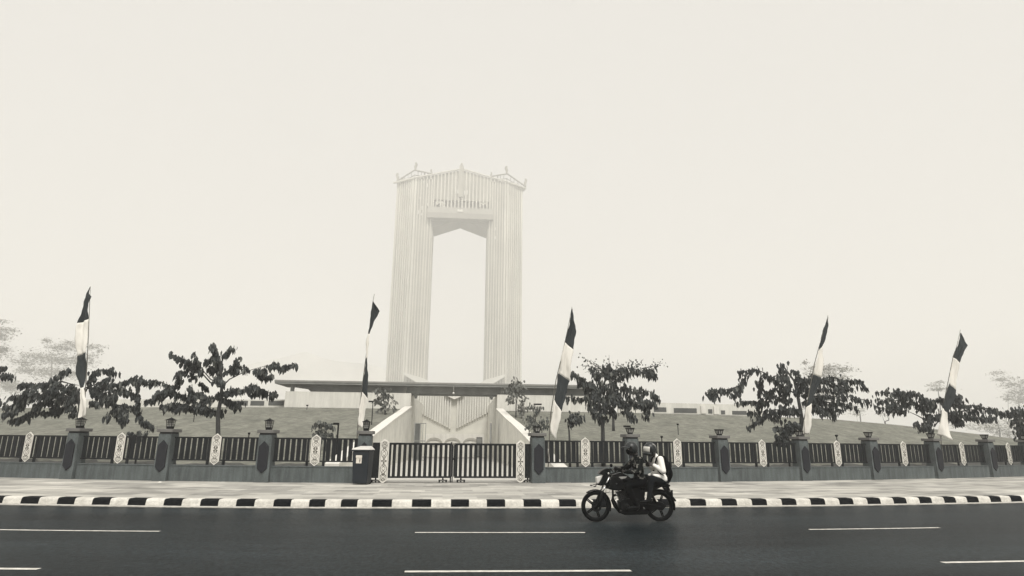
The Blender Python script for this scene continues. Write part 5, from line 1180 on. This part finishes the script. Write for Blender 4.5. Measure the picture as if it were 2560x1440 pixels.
def head(c, pitch=0, s=1.0):
    """prims of a head facing -x (left). c = centre of skull"""
    R_ = Matrix.Rotation(pitch, 3, 'Y'); f = lambda x, y, z: Vector(c) + R_ @ Vector((x, y, z)) * s
    return [('e', f(0, 0, .02), (.096 * s, .075 * s, .092 * s), R_), ('e', f(-.022, 0, -.05), (.070 * s, .060 * s, .075 * s), R_), ('e', f(-.055, 0, -.095), (.028 * s, .030 * s, .022 * s), R_),
            ('c', f(-.090, 0, -.005), .010 * s, f(-.112, 0, -.036), .014 * s), ('e', f(-.080, .034, .012), (.016, .022, .010), R_), ('e', f(-.080, -.034, .012), (.016, .022, .010), R_),
            ('c', f(-.086, -.02, -.066), .009 * s, f(-.086, .02, -.066), .009 * s), ('c', f(-.083, -.018, -.079), .009 * s, f(-.083, .018, -.079), .009 * s),
            ('e', f(.005, .076, -.02), (.020, .010, .032), R_), ('e', f(.005, -.076, -.02), (.020, .010, .032), R_)], f
def person(tag_, sk, skin_prims, hd, hpitch, label):
    hp, f = head(hd, hpitch)
    t = remesh('person', skin_prims + hp, M['skin'], None, .0085, 2)
    t.location = bike.location; t.rotation_euler = bike.rotation_euler; tag(t, label, 'person')
    for sy in (-1, 1):
        e_ = MB().ball(f(-.083, sy * .033, .0), .0125, 10, 8).build('eye', M['lens'], t, True); MB().ball(f(-.0935, sy * .033, .0), (.0035, .006, .006)).build('iris', M['black'], e_, True)
    return t, f
def B3(p): return bx(p[0], p[1], p[2] if len(p) > 2 else 0)
# rider
sh = [(1138, 468, s * .175) for s in (-1, 1)]; el = [(1082, 612, -.30), (1030, 590, .30)]; wr_ = [(930, 612, -.335), (925, 600, .345)]
hip = [(1165, 748, s * .085) for s in (-1, 1)]; kn = [(950, 792, -.215), (950, 792, .215)]; an = [(1062, 1030, -.185), (1062, 1030, .185)]
torso = [('c', B3((1125, 430)), .055, B3((1095, 372)), .052), ('e', B3((1132, 500)), (.115, .165, .15)), ('e', B3((1148, 600)), (.105, .145, .14)), ('e', B3((1165, 715)), (.12, .16, .12)), ('c', B3(sh[0]), .065, B3(sh[1]), .065)]
def limbs(sh, el, wr_, hip, kn, an, k=1.0):
    out = []
    for i in (0, 1):
        out += [('c', B3(sh[i]), .056 * k, B3(el[i]), .041 * k), ('c', B3(el[i]), .041 * k, B3(wr_[i]), .028 * k), ('c', B3(hip[i]), .088 * k, B3(kn[i]), .058 * k), ('c', B3(kn[i]), .056 * k, B3(an[i]), .037 * k)]
    return out
feet = []
for i, s in ((0, -1), (1, 1)): feet += [('c', B3((1072, 1062, s * .185)), .035, B3((985, 1078, s * .205)), .028)]
hnd = []
for i, s in ((0, -1), (1, 1)):
    w0 = Vector(B3(wr_[i])); hnd += hand(w0, Vector(B3((858, 598, s * .335))) - w0, (0, s, 0), (-.2, 0, -1), s)
p1, f1 = person('rider', None, torso + limbs(sh, el, wr_, hip, kn, an, .92) + feet + hnd, B3((1068, 335)), .12, 'person steering the motorcycle in a dark peaked helmet and camouflage jacket')
jk = [('c', B3((1128, 448)), .070, B3((1112, 415)), .062), ('e', B3((1128, 505)), (.122, .185, .15)), ('e', B3((1142, 605)), (.118, .165, .15)), ('e', B3((1158, 700)), (.13, .175, .10)), ('c', B3(sh[0]), .078, B3(sh[1]), .078)]
for i in (0, 1): jk += [('c', B3(sh[i]), .074, B3(el[i]), .060), ('c', B3(el[i]), .058, B3(wr_[i]), .044)]
remesh('jacket', jk, M['camo'], p1, .011, 5)
tr = [('e', B3((1165, 735)), (.135, .17, .10))]
for i in (0, 1): tr += [('c', B3(hip[i]), .105, B3(kn[i]), .074), ('c', B3(kn[i]), .072, B3(an[i]), .056)]
remesh('trousers', tr, M['trouser'], p1, .011, 4)
for s in (-1, 1): remesh('shoe', [('c', B3((1074, 1058, s * .185)), .046, B3((985, 1076, s * .205)), .036), ('c', B3((1070, 1030, s * .185)), .046, B3((1074, 1060, s * .185)), .046), ('c', B3((985, 1076, s * .205)), .036, B3((945, 1082, s * .21)), .028)], M['black'], p1, .009, 2)
for i, s in ((0, -1), (1, 1)): remesh('glove', [('c', B3(wr_[i]), .04, B3((905, 610, s * .335)), .04)], M['black'], p1, .009, 2)
# helmet shells
def helmet(c, pitch, parent, kind, R=.142):
    R_ = Matrix.Rotation(pitch, 3, 'Y'); me = MB().ball((0, 0, 0), (R * 1.02, R * .88, R * .98), 40, 26).mesh('helmet')
    bm = bmesh.new(); bm.from_mesh(me)
    kill = [f for f in bm.faces if (lambda p: (p.x < -.028 and p.z < .012 + (-.028 - p.x) * .10) or p.z < -.098 or (p.x < .02 and p.z < -.075))(f.calc_center_median())]
    bmesh.ops.delete(bm, geom=kill, context='FACES')
    for v in bm.verts: v.co = Vector(c) + R_ @ v.co
    bm.to_mesh(me); bm.free(); me.materials.append(M['helmet']); me.polygons.foreach_set('use_smooth', [True] * len(me.polygons))
    h = bpy.data.objects.new('helmet', me); C.objects.link(h); h.parent = parent
    s = h.modifiers.new('s', 'SOLIDIFY'); s.thickness = .018; s.offset = -1
    g = lambda x, y, z: Vector(c) + R_ @ Vector((x, y, z))
    n = 12; vs = []
    if kind == 'peak':
        for i in range(n + 1):
            a = math.radians(-62 + 124 * i / n); r0 = R * 1.0; r1 = R * 1.0 + .085 * math.cos(a * 1.3)
            for r, z in ((r0, .026), (r1, .006), (r1, -.002), (r0, .016)): vs.append(g(-r * math.cos(a), r * .9 * math.sin(a), z))
        MB().add(vs, [(4 * i + k, 4 * i + 4 + k, 4 * i + 4 + (k + 1) % 4, 4 * i + (k + 1) % 4) for i in range(n) for k in range(4)]).build('peak', M['helmet'], h, True)
        MB().tube([g(-.02, .10, -.05), g(-.03, .07, -.13), g(-.04, 0, -.15), g(-.03, -.07, -.13), g(-.02, -.10, -.05)], .008, 5).build('chin_strap', M['black'], h, True)
        # dark cloth mask over nose and mouth
        remesh('mask', [('e', g(-.045, 0, -.085), (.066, .062, .05)), ('e', g(-.075, 0, -.06), (.045, .045, .035))], M['bag'], parent, .009, 2)
    else:
        for i in range(n + 1):
            a = math.radians(-70 + 140 * i / n); 
            for z, rr in ((.035, R * 1.04), (-.01, R * 1.09), (-.055, R * 1.06), (-.085, R * .98)): vs.append(g(-rr * math.cos(a) * 1.0, rr * .9 * math.sin(a), z))
        v_ = MB().add(vs, [(4 * i + k, 4 * i + 4 + k, 4 * i + 5 + k, 4 * i + 1 + k) for i in range(n) for k in range(3)]).build('visor', M['visor'], h, True); v_.modifiers.new('s', 'SOLIDIFY').thickness = .004
        MB().tube([g(-R * 1.02 * math.cos(a), R * .92 * math.sin(a), -.105 - .01 * math.cos(a)) for a in np.linspace(-1.5, 1.5, 13)], .026, 8).build('chin_bar', M['helmet'], h, True)
        MB().tube([g(-.0, -.128, .10), g(.06, -.118, .075), g(.085, -.108, .02)], .006, 5).build('stripe', M['lens'], h, True)
    return h
helmet(B3((1062, 312)), .06, p1, 'peak', .140)
# passenger
sh = [(1408, 455, s * .155) for s in (-1, 1)]; el = [(1415, 605, -.25), (1400, 600, .24)]; wr_ = [(1325, 535, -.14), (1320, 545, .10)]
hip = [(1440, 735, s * .085) for s in (-1, 1)]; kn = [(1262, 700, -.235), (1262, 700, .235)]; an = [(1225, 950, -.215), (1225, 950, .215)]
torso = [('c', B3((1392, 430)), .05, B3((1345, 385)), .048), ('e', B3((1418, 500)), (.10, .15, .13)), ('e', B3((1440, 600)), (.095, .135, .14)), ('e', B3((1445, 705)), (.115, .155, .11)), ('c', B3(sh[0]), .058, B3(sh[1]), .058)]
feet = []
for s in (-1, 1): feet += [('c', B3((1232, 982, s * .215)), .033, B3((1150, 996, s * .23)), .026)]
hnd = []
for i, s in ((0, -1), (1, 1)):
    w0 = Vector(B3(wr_[i])); hnd += hand(w0, (-1, -s * .15, .28), (0, s * .3, -1), (-.1, -s * 1.0, .1), s, .95)
p2, f2_ = person('passenger', None, torso + limbs(sh, el, wr_, hip, kn, an, .88) + feet + hnd, B3((1312, 340)), .10, 'person riding pillion in a white shirt and visored helmet, wearing a black backpack')
st_ = [('c', B3((1398, 438)), .062, B3((1378, 412)), .054), ('e', B3((1420, 505)), (.118, .165, .14)), ('e', B3((1440, 600)), (.115, .15, .14)), ('e', B3((1440, 690)), (.135, .17, .09)), ('c', B3(sh[0]), .068, B3(sh[1]), .068),
       ('c', B3((1430, 700, -.13)), .075, B3((1330, 675, -.17)), .05), ('c', B3((1430, 700, .13)), .075, B3((1330, 675, .17)), .05), ('c', B3((1400, 660, 0)), .08, B3((1340, 650, 0)), .06)]
for i in (0, 1): st_ += [('c', B3(sh[i]), .070, B3(el[i]), .062), ('c', B3(el[i]), .060, B3(wr_[i]), .042)]
remesh('shirt', st_, M['shirt'], p2, .011, 4)
tr = [('e', B3((1445, 730)), (.13, .165, .085))]
for i in (0, 1): tr += [('c', B3(hip[i]), .100, B3(kn[i]), .070), ('c', B3(kn[i]), .068, B3(an[i]), .052)]
remesh('shirt_hem', [('e', B3((1420, 690, -.10)), (.13, .10, .045)), ('c', B3((1400, 680, -.17)), .05, B3((1310, 668, -.20)), .042), ('e', B3((1455, 715, -.09)), (.07, .11, .07))], M['shirt'], p2, .010, 4)
remesh('jeans', tr, M['jeans'], p2, .011, 4)
for s in (-1, 1): remesh('shoe', [('c', B3((1235, 978, s * .215)), .044, B3((1150, 994, s * .23)), .034), ('c', B3((1150, 994, s * .23)), .034, B3((1115, 998, s * .235)), .026)], M['black'], p2, .009, 2)
helmet(B3((1312, 318)), .10, p2, 'visor', .136)
# phone in the hands
ph = MB().box((0, 0, 0), (.012, .075, .15)).build('phone', M['black']); ph.matrix_world = bike.matrix_basis @ Matrix.Translation(B3((1262, 505, -.03))) @ Matrix.Rotation(-.5, 4, 'Y'); tag(ph, 'dark phone held up in both hands by the pillion passenger', 'phone')
# backpack
bp = thing('backpack', 'rounded black backpack on the pillion passenger', 'backpack', bike.location, BYAW)
remesh('bag', [('e', B3((1478, 480)), (.075, .13, .12)), ('e', B3((1515, 560)), (.10, .15, .15)), ('e', B3((1528, 640)), (.105, .155, .15)), ('e', B3((1505, 700)), (.10, .15, .12)), ('e', B3((1478, 745)), (.07, .12, .06))], M['bag'], bp, .012, 4)
remesh('pocket', [('e', B3((1548, 650)), (.065, .11, .10))], M['bag'], bp, .01, 3)
for s in (-1, 1):
    mb = MB(); pts = [(1450, 420, .10), (1405, 405, .115), (1362, 440, .13), (1345, 500, .135), (1352, 570, .15), (1400, 640, .175), (1460, 690, .155)]
    for a, b in zip(pts[:-1], pts[1:]): mb.tube([B3((a[0], a[1], s * a[2])), B3((b[0], b[1], s * b[2]))], .017, 6)
    mb.build('strap', M['bag'], bp, True)

# ------------------------------------------------------------------ the air
hz = MB().box((0, 650, 105.5), (1900, 1400, 213)).build('haze', []); hz['kind'] = 'stuff'
m = bpy.data.materials.new('haze'); m.use_nodes = True; n = m.node_tree; n.nodes.clear()
o_ = n.nodes.new('ShaderNodeOutputMaterial'); v = n.nodes.new('ShaderNodeVolumePrincipled'); v.inputs['Color'].default_value = (.985, .98, .965, 1); v.inputs['Density'].default_value = HAZE; v.inputs['Anisotropy'].default_value = 0
n.links.new(v.outputs[0], o_.inputs['Volume']); hz.data.materials.append(m)
